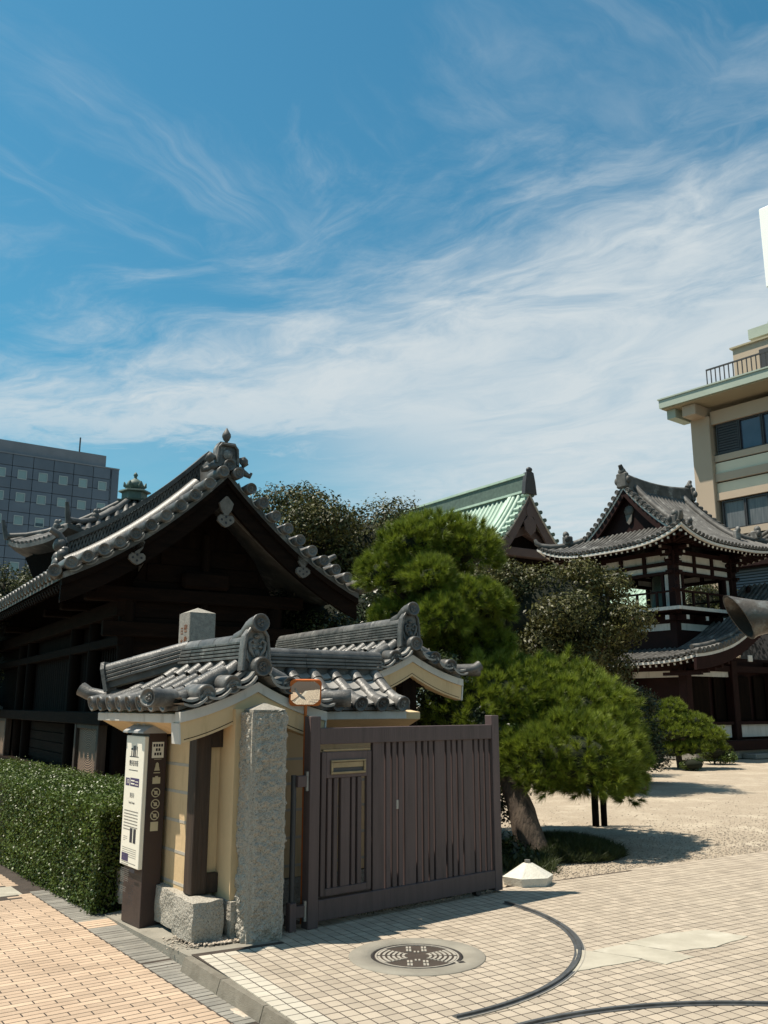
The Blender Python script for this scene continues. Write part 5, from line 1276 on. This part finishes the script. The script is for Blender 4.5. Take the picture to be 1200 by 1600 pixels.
MB().tube([lp(d, LY0 + .16) + Vector((0, 0, .20)) for d in ds], .075, 8).build('verge_cap_tile', m_rooftile_d, lroof)
MB().strip_prism([(a, b + .05) for a, b in cur], [(a, b - .05) for a, b in cur], LY0 - .02, LY0 + .4, 'y').build('verge_course', m_rooftile_d, lroof)
MB().strip_prism([(a, b - .05) for a, b in cur], [(a, b - .14) for a, b in cur], LY0 - .01, LY0 + .1, 'y').build('verge_fascia', m_white, bt)
MB().strip_prism([(a, b - .14) for a, b in cur], [(a, b - .52) for a, b in cur], LY0 + .02, LY0 + .12, 'y').build('barge_board', m_redwood, bt)
ys = np.linspace(LY0, LY1, 12); e = [lp(0, y) for y in ys]
wh = MB(); wh.add([p + Vector((0, 0, -.05)) for p in e] + [p + Vector((0, 0, -.13)) for p in e] + [p + Vector((.1, 0, -.13)) for p in e], [(j, j + 1, 13 + j, 12 + j) for j in range(11)] + [(12 + j, 13 + j, 25 + j, 24 + j) for j in range(11)]); wh.build('eave_fascia', m_white, bt)
for y in np.arange(LY0 + .2, LY1, .23):
    p = lp(.12, y) + Vector((0, 0, -.20)); q = lp(1.6, y) + Vector((0, 0, -.25)); raf.box(-.035, .035, 0, (q - p).length, -.035, .035, aim(p, q - p)); tips.box(-.033, .033, -.012, 0, -.035, .035, aim(p, q - p))
for k in range(14):
    d = .5 + .36 * k; p = lp(d, LY0 + .25) + Vector((0, 0, -.62)); raf.box(p.x - .05, p.x + .05, LY0 + .2, LY0 + 1.6, p.z - .05, p.z + .05)
raf.build('rafter', m_redwood, bt, kind='stuff'); tips.build('rafter_tip', m_white, bt, kind='stuff')
for x_, z_ in ((-.35, 3.0), (1.0, 2.75), (1.9, 2.45)): MB().bbox(x_ - .11, x_ + .11, LY0 - .02, LY0 + .03, z_, z_ + .20, .01).build('beam_tip', m_white, bt)
# lower walls
MB().box(-1.9, 6.5, -1.9, 3.0, .3, 3.2).build('lower_wall', m_redwood, bt)
for p in ((-2.2, -2.2), (-2.2, 0), (-2.2, 2.2), (.3, -2.2), (2.6, -2.2), (5.0, -2.2)): MB().bbox(p[0] - .15, p[0] + .15, p[1] - .15, p[1] + .15, .25, 3.1, .02).build('post', m_redwood, bt)
for z0, z1 in ((2.72, 2.92), (1.02, 1.12)):
    MB().box(-2.28, -2.12, -2.6, 2.6, z0, z1).build('beam', m_redwood, bt); MB().box(-2.6, 6.4, -2.28, -2.12, z0, z1).build('beam', m_redwood, bt)
MB().box(-2.19, -2.15, -2.05, 2.05, 2.52, 2.72).build('white_panel', m_white, bt)
MB().box(-2.05, .15, -2.19, -2.15, 2.55, 2.72).build('white_panel', m_white, bt)
for x0, x1 in ((-2.0, .1), (.5, 2.4), (2.8, 4.8)): MB().box(x0, x1, -2.19, -2.15, .62, 1.02).build('white_panel', m_white, bt)
for y0, y1 in ((-2.0, -.2), (.2, 2.0)): MB().box(-2.19, -2.15, y0, y1, .62, 1.02).build('white_panel', m_white, bt)
for x0 in (-1.6, -.4, .7, 1.9): MB().box(x0, x0 + .9, -2.0, -1.96, 1.15, 2.6).build('lattice_door', m_dwood, bt)
MB().bbox(-2.75, 7.0, -2.8, 3.2, .0, .26, .02).build('stone_plinth', m_greystone, bt)
MB().bbox(-.4, 3.0, -3.3, -2.8, .0, .15, .02).build('stone_step', m_greystone, bt)
MB().bbox(-2.5, 2.0, -3.0, -2.55, .26, .56, .02).build('timber_bench', m_redwood, bt)

# ------------------------------------------------------------------ copper roofed main hall
ch = thing('copper_roofed_hall', 'main hall with pale green copper roof and dark gable behind trees', 'temple hall', (7.55, 45.2, 0), R(124))
CW = 3.6; slG = Slope(0, CW, 12.55, 8.6, .5)
T = [k / 12 for k in range(13)]; top = [(-slG.p(q)[0], slG.p(q)[1]) for q in T[::-1]] + [(slG.p(q)[0], slG.p(q)[1]) for q in T[1:]]
mb = MB(); mb.strip_prism(top, [(a, b - .10) for a, b in top], 0, 22, 'x'); cr_ = mb.build('roof', m_copper_deck, ch)
mb = MB()
for k in range(56):
    u = 1.55 + .36 * k
    for sd in (1, -1): row(mb, [(u, sd * slG.p(q)[0], slG.p(q)[1] + .0) for q in T], .085, 4)
for u in (.55, .95):
    for sd in (1, -1): mb.tube([(u, sd * slG.p(q)[0], slG.p(q)[1] + .06) for q in T], .13, 7)
mb.build('roof_rib', m_copper, cr_, kind='stuff')
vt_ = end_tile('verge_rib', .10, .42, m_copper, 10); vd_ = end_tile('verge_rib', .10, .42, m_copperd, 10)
for sd in (1, -1):
    for k in range(13):
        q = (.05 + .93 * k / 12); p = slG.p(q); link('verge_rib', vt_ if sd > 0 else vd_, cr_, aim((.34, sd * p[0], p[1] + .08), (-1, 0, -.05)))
    mb = MB(); mb.strip_prism([(sd * slG.p(q)[0], slG.p(q)[1] + .34) for q in T[:-2]], [(sd * slG.p(q)[0], slG.p(q)[1]) for q in T[:-2]], 1.05, 1.30, 'x'); mb.build('descending_ridge', m_copper, cr_)
MB().box(.1, 22, -.20, .20, 12.3, 13.35).build('main_ridge', m_copperd, cr_); MB().box(.0, 22, -.27, .27, 13.35, 13.46).build('ridge_cap', m_copper, cr_); MB().box(.1, 22, -.30, .30, 12.45, 12.56).build('ridge_base', m_copper, cr_)
mb = MB(); mb.prism([(-.42, 12.35), (-.34, 13.0), (-.24, 13.5), (0, 13.62), (.24, 13.5), (.34, 13.0), (.42, 12.35)], -.14, .12, 'x'); ellipsoid(mb, (-.05, 0, 13.66), (.16, .18, .16)); mb.build('ridge_end_ornament', m_dmetal, cr_)
MB().strip_prism([(a, b - .10) for a, b in top], [(a, b - .24) for a, b in top], -.04, .06, 'x').build('verge_fascia', m_band, ch)
MB().strip_prism([(a, b - .24) for a, b in top], [(a * .97, b - .95) for a, b in top], .02, .12, 'x').build('barge_board', M('hall_brown', (.105, .072, .066), (.085, .058, .054), 2, .7, .05, 20, rand=0), ch)
m_hb = bpy.data.materials['hall_brown']
MB().prism([(-3.3, 3)] + [(a * .92, b - .4) for a, b in top if abs(a) < 3.3] + [(3.3, 3)], .75, .9, 'x').build('gable_wall', m_dwood, ch)
for z0, h in ((9.1, .45), (7.9, .3)): MB().bbox(.3, .75, -3.3, 3.3, z0, z0 + h, .03).build('tie_beam', m_hb, ch)
mb = MB(); mb.strip_prism([(-1.5, 9.6), (-1.0, 10.3), (0, 10.75), (1.0, 10.3), (1.5, 9.6)], [(-1.3, 9.55), (-.8, 10.0), (0, 10.3), (.8, 10.0), (1.3, 9.55)], .4, .7, 'x'); mb.build('rainbow_beam', m_hb, ch)
for a in (.55, 1.0, 1.45): MB().box(-.12, .12, 0, 2.2, -.08, .08, aim((.55, -a * .55 + .1, 11.6 - a * .55), (0, -.62, -.78))).build('gable_strut', m_hb, ch)
mb = MB(); ppp = [(0.02, .8), (.25, .4), (.16, 0), (.42, -.25), (.36, -.7), (0, -1.0)]; mb.strip_prism([(-a, 11.15 + b) for a, b in ppp], [(a, 11.15 + b) for a, b in ppp], -.02, .05, 'x'); mb.build('pendant', m_hb, ch)
for a in (-2.6, 2.6): MB().bbox(.0, .75, a - .12, a + .12, 8.75, 9.15, .03).build('beam_tip', m_white, ch)
for a in (-2.4, -.8, .8, 2.4): MB().box(.70, .749, a - .55, a + .55, 6.2, 7.9).build('white_panel', m_white, ch); 
for a in (-3.2, -1.6, 0, 1.6, 3.2): MB().box(.55, .75, a - .14, a + .14, 3, 7.9).build('post', m_hb, ch)
# lower copper roof wing, seen through the open tower
wg = thing('copper_roof_wing', 'long pale green copper roof seen through the open bell tower', 'roof', (17.5, 50.5, 0), R(124))
slW = Slope(0, 4.6, 8.9, 5.9, .25); top = [(-slW.p(q)[0], slW.p(q)[1]) for q in T[::-1]] + [(slW.p(q)[0], slW.p(q)[1]) for q in T[1:]]
mb = MB(); mb.strip_prism(top, [(a, b - .1) for a, b in top], -3, 9, 'x'); wr = mb.build('roof', m_copper_deck, wg); mb = MB()
for k in range(30): row(mb, [(-2.8 + .4 * k, slW.p(q)[0], slW.p(q)[1]) for q in T], .08, 4)
mb.build('roof_rib', m_copper, wr, kind='stuff'); MB().box(-3, 9, -.2, .2, 8.8, 9.3).build('ridge', m_copperd, wr)
MB().box(-2.6, 8.6, -3.6, 3.6, 0, 6.3).build('wall', m_hb, wg)

# ------------------------------------------------------------------ tall beige building (right)
bb = thing('beige_office_building', 'beige office block with wide pale green eaves and dark window bands', 'building', (14.75, 41, 0), R(-51))
# local x runs towards the camera side, -y is the visible face
LB = 24
MB().box(0, LB, .5, 14, 0, 15.2).build('wall', m_beige, bb)
MB().bbox(-.02, .95, -.05, .6, 0, 15.0, .03).build('corner_pillar', m_beige, bb)
for zf in (14.55, 10.85, 7.2, 3.6):
    z1 = zf; z0 = zf - (1.5 if zf > 14 else 1.35)
    MB().box(1.05, LB, .38, .5, z0, z1).build('window_reveal', m_dmetal, bb)
    k = 0; x_ = 1.1
    for k in range(12):
        x0 = 1.12 + 1.12 * k; fr_ = MB()
        for bx in ((x0, x0 + .05, z0, z1), (x0 + 1.05, x0 + 1.10, z0, z1), (x0 + .05, x0 + 1.05, z0, z0 + .06), (x0 + .05, x0 + 1.05, z1 - .06, z1)): fr_.box(bx[0], bx[1], .22, .32, bx[2], bx[3])
        f = fr_.build('window', m_dmetal, bb)
        if k == 0 and zf > 14:
            for j in range(11): MB().box(x0 + .05, x0 + 1.05, .25, .30, z0 + .08 + j * .125, z0 + .17 + j * .125).build('louvre', m_dmetal, f)
        MB().box(x0 + .05, x0 + 1.05, .33, .36, z0 + .06, z1 - .06).build('pane', m_glassb if zf > 14 else m_curtain, f)
    if zf > 4:
        for (a, b, m, o) in ((.0, .30, m_beige, .18), (.30, .36, m_dmetal, .30), (.36, .88, m_ivory, .22), (.88, 1.26, m_beige, .12), (1.26, 1.32, m_dmetal, .30), (1.32, 1.80, m_ivory, .22), (1.80, 2.15, m_beige, .12)):
            MB().box(.96, LB, o, .5, z0 - b, z0 - a).build('wall_band', m, bb)
MB().box(.95, LB, .10, .5, 14.56, 15.2).build('wall_band', m_beige, bb)
mb = MB(); mb.prism([(-.85, -1.30), (LB, -1.30), (LB, 1.5), (-.85, 1.5)], 15.55, 15.95); mb.build('eave_slab', m_palegreen, bb)
MB().box(-.78, LB, -1.20, 1.5, 15.50, 15.546).build('eave_soffit', m_soffit, bb)
MB().box(-.90, LB, -1.35, 1.5, 15.955, 16.02).build('eave_cap', m_palegreen, bb)
for x0 in (.1, 8, 16): MB().bbox(x0, x0 + .7, -.9, .5, 14.95, 15.49, .03).build('eave_bracket', m_beige, bb)
MB().box(-.7, -.25, -.9, .5, 15.05, 15.49).build('eave_bracket', m_palegreen, bb)
mb = MB(); MB().box(1.5, LB, -.92, -.86, 16.85, 16.92).build('roof_rail', m_dmetal, bb)
MB().box(1.5, LB, -.92, -.86, 16.10, 16.15).build('roof_rail', m_dmetal, bb)
for k in range(80): mb.box(1.5 + .22 * k, 1.54 + .22 * k, -.91, -.87, 16.02, 16.85)
mb.build('roof_rail_bars', m_dmetal, bb, kind='stuff')
ph = MB().box(2.3, LB, .2, 8, 16.02, 17.95).build('penthouse', m_beige, bb)
for x0 in (3.6, 6.0, 8.7): MB().box(x0, x0 + .5, .12, .2, 16.4, 17.5).build('penthouse_window', m_dmetal, bb)
MB().box(2.2, LB, .1, 8, 17.951, 18.03).build('penthouse_cap', m_soffit, bb)
MB().box(3.3, 16, 2.1, 9, 18.04, 18.7).build('stair_tower', M('slate_wall', (.10, .125, .15), (.09, .11, .135), 1, .7, 0, rand=0), bb)
mb = MB(); mb.box(2.5, 17, 1.4, 10, 18.71, 19.2); mb.box(3.2, 17, 2.0, 10, 19.2, 19.55); mb.build('stair_tower_roof', m_palegreen, bb)
# billboard
bl_ = thing('rooftop_billboard', 'blank white billboard box on a mast above the beige building', 'billboard', (21.2, 45.8, 0), R(-51))
MB().bbox(0, 8, 0, 1.8, 24.3, 29.1, .05).build('panel_box', m_billboard, bl_)
MB().tube([(4, .9, 18.6), (4, .9, 24.3)], .45, 12).build('mast', m_metal, bl_)
MB().lathe([(.9, 0), (1.15, .1), (1.15, .35), (.6, .5)], 18, c=(.9, .9, 22.4)).build('floodlight', m_metal, bl_)
MB().tube([(.9, .9, 22.8), (1.2, .9, 23.4), (2.2, .9, 23.7), (4, .9, 23.6)], .08, 6).build('arm', m_metal, bl_)
# low annex with maroon fascia, behind the tower
an = thing('low_annex', 'low annex with maroon fascia and grey louvred wall right of the tower', 'building', (15.6, 39.5, 0), R(-51))
MB().box(0, 16, 0, 6, 0, 8.4).build('wall', m_dmetal, an)
MB().box(-.6, 16, -.6, 6, 7.55, 8.5).build('fascia', m_redwood, an)
for k in range(16): MB().box(.1, 15, -.08, -.0, 5.5 + .125 * k, 5.58 + .125 * k).build('louvre', m_officetrim, an)
MB().box(0, 15, -.1, -.0, 4.9, 5.45).build('wall_band', m_ivory, an)
mb = MB()
for k in range(30): mb.tube([(-.5 + .4 * k, -.75, 8.55), (-.5 + .4 * k, 1.5, 9.6)], .09, 6)
mb.build('roof_tile', m_rooftile_d, an, kind='stuff')

# ------------------------------------------------------------------ grey blue office (left)
ob = thing('blue_grey_office', 'grey blue panelled office block with small square windows in rows', 'building', (-49.3, 110, 0), R(35.5))
OW, PIT, FL, TOP = 15.6, 2.60, 3.0, 33.3
MB().box(-14, OW, .25, 16, 0, TOP).build('wall_core', m_joint, ob)
MB().box(OW, OW + .1, .0, 16, 0, TOP).build('end_wall', m_office, ob)
MB().box(-14, OW - 1.6, .6, 16, TOP, TOP + 1.9).build('parapet', m_officetrim, ob); MB().box(-14.1, OW + .15, -.05, .4, TOP, TOP + .18).build('coping', m_officetrim, ob)
pmesh = MB().bbox(-PIT / 2 + .03, PIT / 2 - .03, 0, .24, .03, FL / 2 - .03, .02).mesh('wall_panel', m_office)
wf = MB()
for bx in ((-.66, -.57, -.7, .7), (.57, .66, -.7, .7), (-.57, .57, -.7, -.6), (-.57, .57, .6, .7)): wf.box(bx[0], bx[1], -.06, .05, bx[2], bx[3])
wfm = wf.mesh('window', m_winframe); wpm = MB().box(-.57, .57, -.01, .02, -.6, .6).mesh('pane', m_blind); wpd = MB().box(-.57, .57, -.014, .02, -.6, -.1).mesh('open_pane', m_glassd)
for c_ in range(-2, 6):
    x_ = OW - 1.75 - PIT / 2 - PIT * (5 - c_) + 1.3 - .35
    for f in range(22):
        link('wall_panel', pmesh, ob, Matrix.Translation((x_, 0, TOP - FL / 2 * (f + 1))))
    for f in range(10):
        z = TOP - 2.55 - FL * f; w_ = link('window', wfm, ob, Matrix.Translation((x_, -.005, z)) @ Matrix.Diagonal((.86, 1, .86, 1)))
        link('pane', wpm, w_)
        if (c_, f) in ((4, 2), (3, 2), (2, 2), (5, 1), (4, 4)): link('open_pane', wpd, w_)
e0 = OW - 1.75 + .95 - .35
MB().box(e0 + .03, OW - .0, 0, .24, 0, TOP - .02).build('edge_panel', m_office, ob)
MB().tube([(OW - 4.6, 3, TOP + 1.9), (OW - 4.6, 3, TOP + 4.6)], .10, 6).build('antenna', m_dmetal, ob)
MB().box(OW + .1, OW + 12, 5, 16, 0, 30.5).build('rear_wing', m_officetrim, ob)
MB().box(OW + .8, OW + 4, 4.9, 5, 26.2, 28.2).build('wing_window', m_glassd, ob)

# ------------------------------------------------------------------ garden wall glimpse at the far left
gw = thing('garden_wall', 'low tiled garden wall at the left edge beyond the gate hall', 'wall', (-11.6, 25.5, 0), R(121.3))
MB().box(-2, 6, -.2, .2, 0, 1.55).build('wall_body', m_cream, gw)
mb = MB()
for k in range(32): mb.tube([(-2 + .25 * k, 0, 2.0), (-2 + .25 * k, .3, 1.78), (-2 + .25 * k, .62, 1.66)], .08, 6)
mb.strip_prism([(-.6, 1.6), (0, 1.95), (.6, 1.6)], [(-.6, 1.5), (0, 1.7), (.6, 1.5)], -2, 6, 'x'); mb.build('coping_tile', m_rooftile, gw, kind='stuff')

# ------------------------------------------------------------------ trees and shrubs
def trunk(root, pts, rads, mat=m_bark, nm='trunk', n=10):
    mb = MB(); fine = []; fr_ = []
    for i in range(len(pts) - 1):
        for k in range(6):
            t_ = k / 6; p = Vector(pts[i]).lerp(Vector(pts[i + 1]), t_); r_ = rads[i] * (1 - t_) + rads[i + 1] * t_
            nz = Vector((mnoise.noise(p * 2.3), mnoise.noise(p * 2.3 + Vector((9, 0, 0))), 0)) * r_ * .35; fine.append(p + nz); fr_.append(r_ * (1 + .12 * mnoise.noise(p * 5)))
    fine.append(Vector(pts[-1])); fr_.append(rads[-1]); mb.tube(fine, fr_, n); return mb.build(nm, mat, root)
# low spreading pine beside the gate
lp_ = thing('spreading_pine', 'low spreading cloud pruned pine leaning over the gravel behind the gate', 'pine tree', (1.62, 10.55, 0))
def rel(o, L_): return [(a - o[0], b - o[1], c, *r_) for a, b, c, *r_ in L_]
o = (1.62, 10.55); PADS = rel(o, [
    (1.98, 12.1, 1.62, 1.2, 1.0, .62, 1.5), (1.45, 11.6, 1.72, .72, .65, .50, .8), (2.45, 11.9, 1.50, .75, .75, .58, 1.0), (2.2, 10.85, 1.06, .66, .60, .48, 1.15),
    (2.62, 11.4, 1.08, .58, .60, .46, .9), (1.75, 10.75, 1.00, .40, .42, .38, .5), (3.0, 12.0, .93, .38, .45, .40, .5), (3.2, 12.15, .68, .20, .3, .34, .25), (1.0, 11.2, 1.45, .5, .5, .45, .5), (2.55, 11.0, .82, .45, .45, .25, .45), (2.82, 11.5, 1.33, .40, .40, .34, .4), (2.0, 11.3, 1.45, .5, .4, .36, .45)])
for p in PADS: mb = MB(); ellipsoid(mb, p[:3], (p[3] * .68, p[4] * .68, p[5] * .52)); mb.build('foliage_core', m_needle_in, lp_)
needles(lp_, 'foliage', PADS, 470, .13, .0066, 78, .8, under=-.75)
trunk(lp_, [(.10, -.12, -.05), (-.02, .0, .30), (-.14, .25, .8), (.10, .6, 1.15), (.5, 1.2, 1.4)], [.19, .165, .14, .11, .06])
trunk(lp_, [(.0, .35, .9), (.6, .5, .85), (1.2, .9, .70), (1.7, 1.3, .62)], [.09, .075, .055, .03], nm='limb')
trunk(lp_, [(-.02, .3, .85), (-.3, .6, 1.2), (-.5, .9, 1.5)], [.08, .06, .03], nm='limb')
# tall pine
tp_ = thing('tall_pine', 'tall rounded pine with layered foliage pads behind the wall roof', 'pine tree', (.75, 12.6, 0)); o = (.75, 12.6)
PADS = rel(o, [
    (.78, 12.5, 3.95, .62, .60, .36, .9), (.38, 12.2, 3.82, .42, .42, .30, .5), (1.18, 12.4, 3.76, .46, .46, .34, .55), (.05, 12.2, 3.42, .40, .42, .34, .55), (.62, 11.75, 3.28, .34, .34, .28, .45), (1.15, 11.9, 3.02, .42, .42, .26, .5),
    (1.42, 12.2, 2.95, .32, .36, .28, .4), (.78, 11.6, 2.75, .36, .36, .28, .5), (1.18, 12.5, 2.45, .58, .55, .40, .8), (.25, 12.3, 2.75, .42, .42, .34, .5), (1.5, 12.7, 2.15, .42, .5, .35, .5), (.7, 12.7, 3.2, .62, .5, .5, .7), (1.05, 12.6, 2.7, .5, .5, .45, .5)])
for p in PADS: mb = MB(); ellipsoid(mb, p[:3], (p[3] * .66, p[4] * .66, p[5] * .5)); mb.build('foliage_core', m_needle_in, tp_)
needles(tp_, 'foliage', PADS, 480, .13, .0066, 78, .8, under=-.6)
trunk(tp_, [(0, 0, -.05), (.08, -.1, 1.0), (-.02, .0, 2.2), (.08, .0, 3.6)], [.17, .15, .12, .06])
for a in ((.45, -.3, 2.9), (-.6, -.3, 3.2), (.8, -.2, 2.7)): trunk(tp_, [(0, 0, a[2] - .5), (a[0] * .6, a[1] * .6, a[2] - .15), a], [.07, .05, .03], nm='limb', n=7)
# pine prop
pp = thing('pine_prop', 'dark wooden prop post holding up the low pine branch', 'prop', (2.98, 13.2, 0))
MB().tube([(0, 0, -.02), (0, 0, .75)], .05, 8).build('post', m_dwood, pp); MB().tube([(.13, .05, -.02), (.13, .05, .75)], .045, 8).build('post', m_dwood, pp); MB().tube([(-.9, 0, .60), (.5, .02, .60)], .04, 8).build('crossbar', m_dwood, pp)
def tree(name, label, base, centre, rad, ncl, clsize, nleaf, size, mat, seed, asp=.5, cat='tree', droop=.4, tr=.14, core=.5, group=None):
    root = thing(name, label, cat, (base[0], base[1], 0), group={'cherry_tree': 'broadleaf trees around the temple court', 'camphor_tree': 'dark background trees', 'camellia_bush': 'dark glossy shrubs', 'azalea_bush': 'low round bushes by the little pine'}[name])
    c = (centre[0] - base[0], centre[1] - base[1], centre[2]); B = clumps(c, rad, ncl, clsize, seed)
    leafy(root, 'crown', B, nleaf, size, mat, asp, .35, droop)
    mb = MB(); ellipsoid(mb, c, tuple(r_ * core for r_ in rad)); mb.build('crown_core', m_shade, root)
    top_ = (c[0], c[1], c[2] + rad[2] * .4); trunk(root, [(0, 0, -.05), (c[0] * .3, c[1] * .3, c[2] * .45), top_], [tr, tr * .75, tr * .25])
    mb = MB(); g = np.random.default_rng(seed + 99)
    for b in B[::2]:
        s0 = Vector((c[0] * .5, c[1] * .5, c[2] * .55)); e_ = Vector(b[:3]); e2 = e_ + (e_ - Vector(c)).normalized() * b[3] * .7
        mb.tube([s0, s0.lerp(e_, .55) + Vector((g.normal() * .1, g.normal() * .1, .1)), e_, e2], [tr * .4, tr * .25, tr * .12, tr * .05], 5, caps=False)
    mb.build('branch', m_bark, root, kind='stuff'); return root
tree('cherry_tree', 'broad bronzed green tree rising behind the gate hall gable', (-.6, 23, 0), (-1.0, 23, 5.1), (4.3, 2.2, 2.0), 130, .66, 100000, .105, m_leaf_r, 11, tr=.2, core=.62)
tree('cherry_tree', 'drooping bronzed green tree between the pine and the bell tower', (4.2, 19, 0), (3.65, 19, 3.45), (1.85, 1.5, 1.45), 70, .46, 56000, .085, m_leaf_r, 23, tr=.13, core=.6, droop=.8)
tree('camphor_tree', 'dark leafy tree filling the space left of the tall pine', (-.9, 17.5, 0), (-1.0, 17.5, 3.0), (1.7, 1.3, 1.1), 30, .5, 18000, .085, m_leaf_d, 31, tr=.12, core=.7)
tree('camphor_tree', 'dark leafy tree behind the cherry in front of the copper roof', (3.2, 25, 0), (3.0, 25, 3.9), (2.6, 1.6, 1.7), 36, .6, 16000, .11, m_leaf, 37, tr=.15, core=.7)
tree('camellia_bush', 'dark glossy shrub behind the low pine near the tower', (5.45, 20, 0), (5.45, 20, .95), (.62, .7, 1.0), 40, .32, 22000, .062, m_leaf_d, 41, tr=.06, cat='shrub', core=.5)
tree('camellia_bush', 'dark shrub filling the gap under the tall pine behind the gate', (.85, 11.6, 0), (.75, 11.4, 1.25), (1.0, .5, 1.1), 34, .28, 20000, .055, m_leaf_d, 43, tr=.05, cat='shrub', core=.5)
tree('azalea_bush', 'small light green round bush right of the little pine', (9.5, 26.6, 0), (9.5, 26.6, .42), (.55, .5, .36), 14, .2, 5000, .055, m_hedge, 47, tr=.03, cat='shrub', core=.8)
tree('azalea_bush', 'tiny low bush at the foot of the little pine', (8.0, 24.0, 0), (8.0, 24.0, .15), (.32, .3, .16), 8, .14, 1500, .05, m_hedge, 48, tr=.02, cat='shrub', core=.8)
tree('cherry_tree', 'distant tree at the left edge below the blue grey office', (-13.6, 33, 0), (-13.9, 33, 5.4), (2.3, 1.6, 1.3), 26, .6, 9000, .13, m_leaf, 53, tr=.16, core=.65)
tree('camphor_tree', 'dark tree at the left edge beyond the timber hall', (-10.9, 24, 0), (-11.2, 24, 3.2), (1.3, 1.2, 1.9), 22, .5, 9000, .09, m_leaf, 59, tr=.14, core=.7)
tree('camphor_tree', 'dark tree behind the bell tower balcony', (14.0, 38.5, 0), (13.9, 38.5, 5.6), (1.5, 1.4, 1.5), 20, .55, 8000, .12, m_leaf, 61, tr=.16, core=.7)
tree('camphor_tree', 'dark hedge like tree low behind the spreading pine', (4.6, 22.5, 0), (4.4, 22.5, 1.5), (1.7, .9, 1.5), 40, .5, 24000, .085, m_leaf_d, 67, tr=.1, core=.5)
# little pine near the tower
sp = thing('little_pine', 'small tiered pine on the gravel in front of the bell tower', 'pine tree', (8.0, 25.0, 0)); o = (8.2, 25.0)
PADS = rel(o, [(8.05, 25.0, 1.55, .36, .36, .24, .5), (7.8, 24.8, 1.22, .5, .45, .26, .7), (8.5, 24.9, 1.18, .5, .45, .24, .7), (8.0, 24.5, .92, .55, .45, .22, .7), (8.85, 24.8, .85, .52, .5, .24, .7), (7.6, 25, .85, .4, .4, .26, .5), (8.4, 24.5, .52, .5, .4, .2, .6), (7.9, 24.6, .45, .45, .4, .2, .5), (9.1, 25, .55, .35, .4, .2, .4)])
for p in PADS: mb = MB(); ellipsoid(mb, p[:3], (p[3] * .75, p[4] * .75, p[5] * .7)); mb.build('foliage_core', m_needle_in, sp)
needles(sp, 'foliage', PADS, 420, .12, .011, 26)
trunk(sp, [(0, 0, -.05), (-.05, 0, .6), (0, 0, 1.5)], [.09, .07, .03])
# ground cover below the pine
def grass(name, pts, h, wdt, mat=m_grass, lean=.5):
    n = len(pts); d = unit(np.c_[rng.normal(size=(n, 2)) * lean, np.ones(n)]); hh = (h * rng.uniform(.5, 1.2, n))[:, None]; sd = unit(np.cross(d, rng.normal(size=(n, 3)))) * wdt / 2
    tip = pts + d * hh + np.c_[rng.normal(size=(n, 2)) * h * .35, -np.abs(rng.normal(size=n)) * h * .2]; v = np.stack([pts - sd, pts + sd, tip], 1).reshape(-1, 3)
    ob_ = link(name, np_mesh(name, v, np.arange(3 * n).reshape(-1, 3), mat, 3)); ob_['kind'] = 'stuff'; return ob_
n = 26000; a = rng.uniform(0, 6.283, n); r_ = np.sqrt(rng.random(n)); gx_ = 2.0 + r_ * np.cos(a) * .72; gy_ = 10.75 + r_ * np.sin(a) * .62; gz_ = .15 * (1 - r_ ** 2)
grass('ground_cover', np.c_[gx_, gy_, gz_], .11, .010)
mb = MB(); ellipsoid(mb, (2.0, 10.75, -.04), (.70, .6, .19)); ob_ = mb.build('soil_mound', m_soil); struct(ob_)
n = 5000; gx_ = rng.uniform(1.2, 1.75, n); gy_ = 10.0 + rng.normal(0, .18, n); grass('ground_cover', np.c_[gx_, gy_, np.zeros(n)], .15, .012)
n = 700; t_ = rng.random(n); gx_ = -.2 + t_ * 1.25 + rng.normal(0, .03, n); gy_ = 7.62 + .857 * (gx_ + .2) + rng.normal(0, .045, n) + .10; grass('weeds', np.c_[gx_, gy_, np.zeros(n)], .035, .005)
# broad leaf plants at the trunk foot
for i, (x_, y_, h) in enumerate(((1.22, 10.35, .34), (1.42, 10.05, .26))):
    pl = thing('leafy_plant', ('broad leaved plant at the foot of the pine trunk behind the gate end', 'smaller broad leaved plant just behind the white stone block')[i], 'plant', (x_, y_, 0))
    n = 220; d = unit(np.c_[rng.normal(size=(n, 2)), np.abs(rng.normal(size=n)) + .3]); pos = d * h * rng.uniform(.35, 1, (n, 1)); link('leaf', leaf_mesh('leaf', pos, unit(d + .6 * rng.normal(size=(n, 3))), .085, m_leaf_d, .45), pl)['kind'] = 'stuff'
    mb = MB(); mb.tube([(0, 0, -.01), (0, 0, h * .6)], .012, 5); mb.build('stem', m_bark, pl)

# words for the setting and the loose ground stuff
for o_ in list(scene.objects):
    if o_.parent is None and o_.get('kind') in ('structure', 'stuff') and 'label' not in o_:
        n_ = o_.name.split('.')[0]
        L_ = {'ground': ('pale gravel court reaching back to the temple buildings', 'gravel ground'), 'street': ('mortar bed of the street side pavement', 'ground'), 'soil_bed': ('dark bare soil behind the wall', 'soil'), 'hedge_bed': ('dark soil strip under the clipped hedge', 'soil'),
              'concrete_pad': ('worn grey concrete strip at the foot of the sign', 'concrete'), 'sand': ('patches of dry sand washed against the kerb', 'sand'), 'pebbles': ('loose stone chips at the foot of the granite pillar', 'stone chips'), 'gravel': ('loose gravel stones spread over the court', 'gravel'),
              'fallen_grit': ('grit lying under the open gate leaf', 'grit'), 'soil_mound': ('low dark soil mound under the spreading pine', 'soil'), 'ground_cover': ('dark grassy ground cover under the spreading pine', 'ground cover'), 'weeds': ('small weeds in the strip under the gate leaf', 'weeds')}.get(n_)
        if L_: o_['label'], o_['category'] = L_
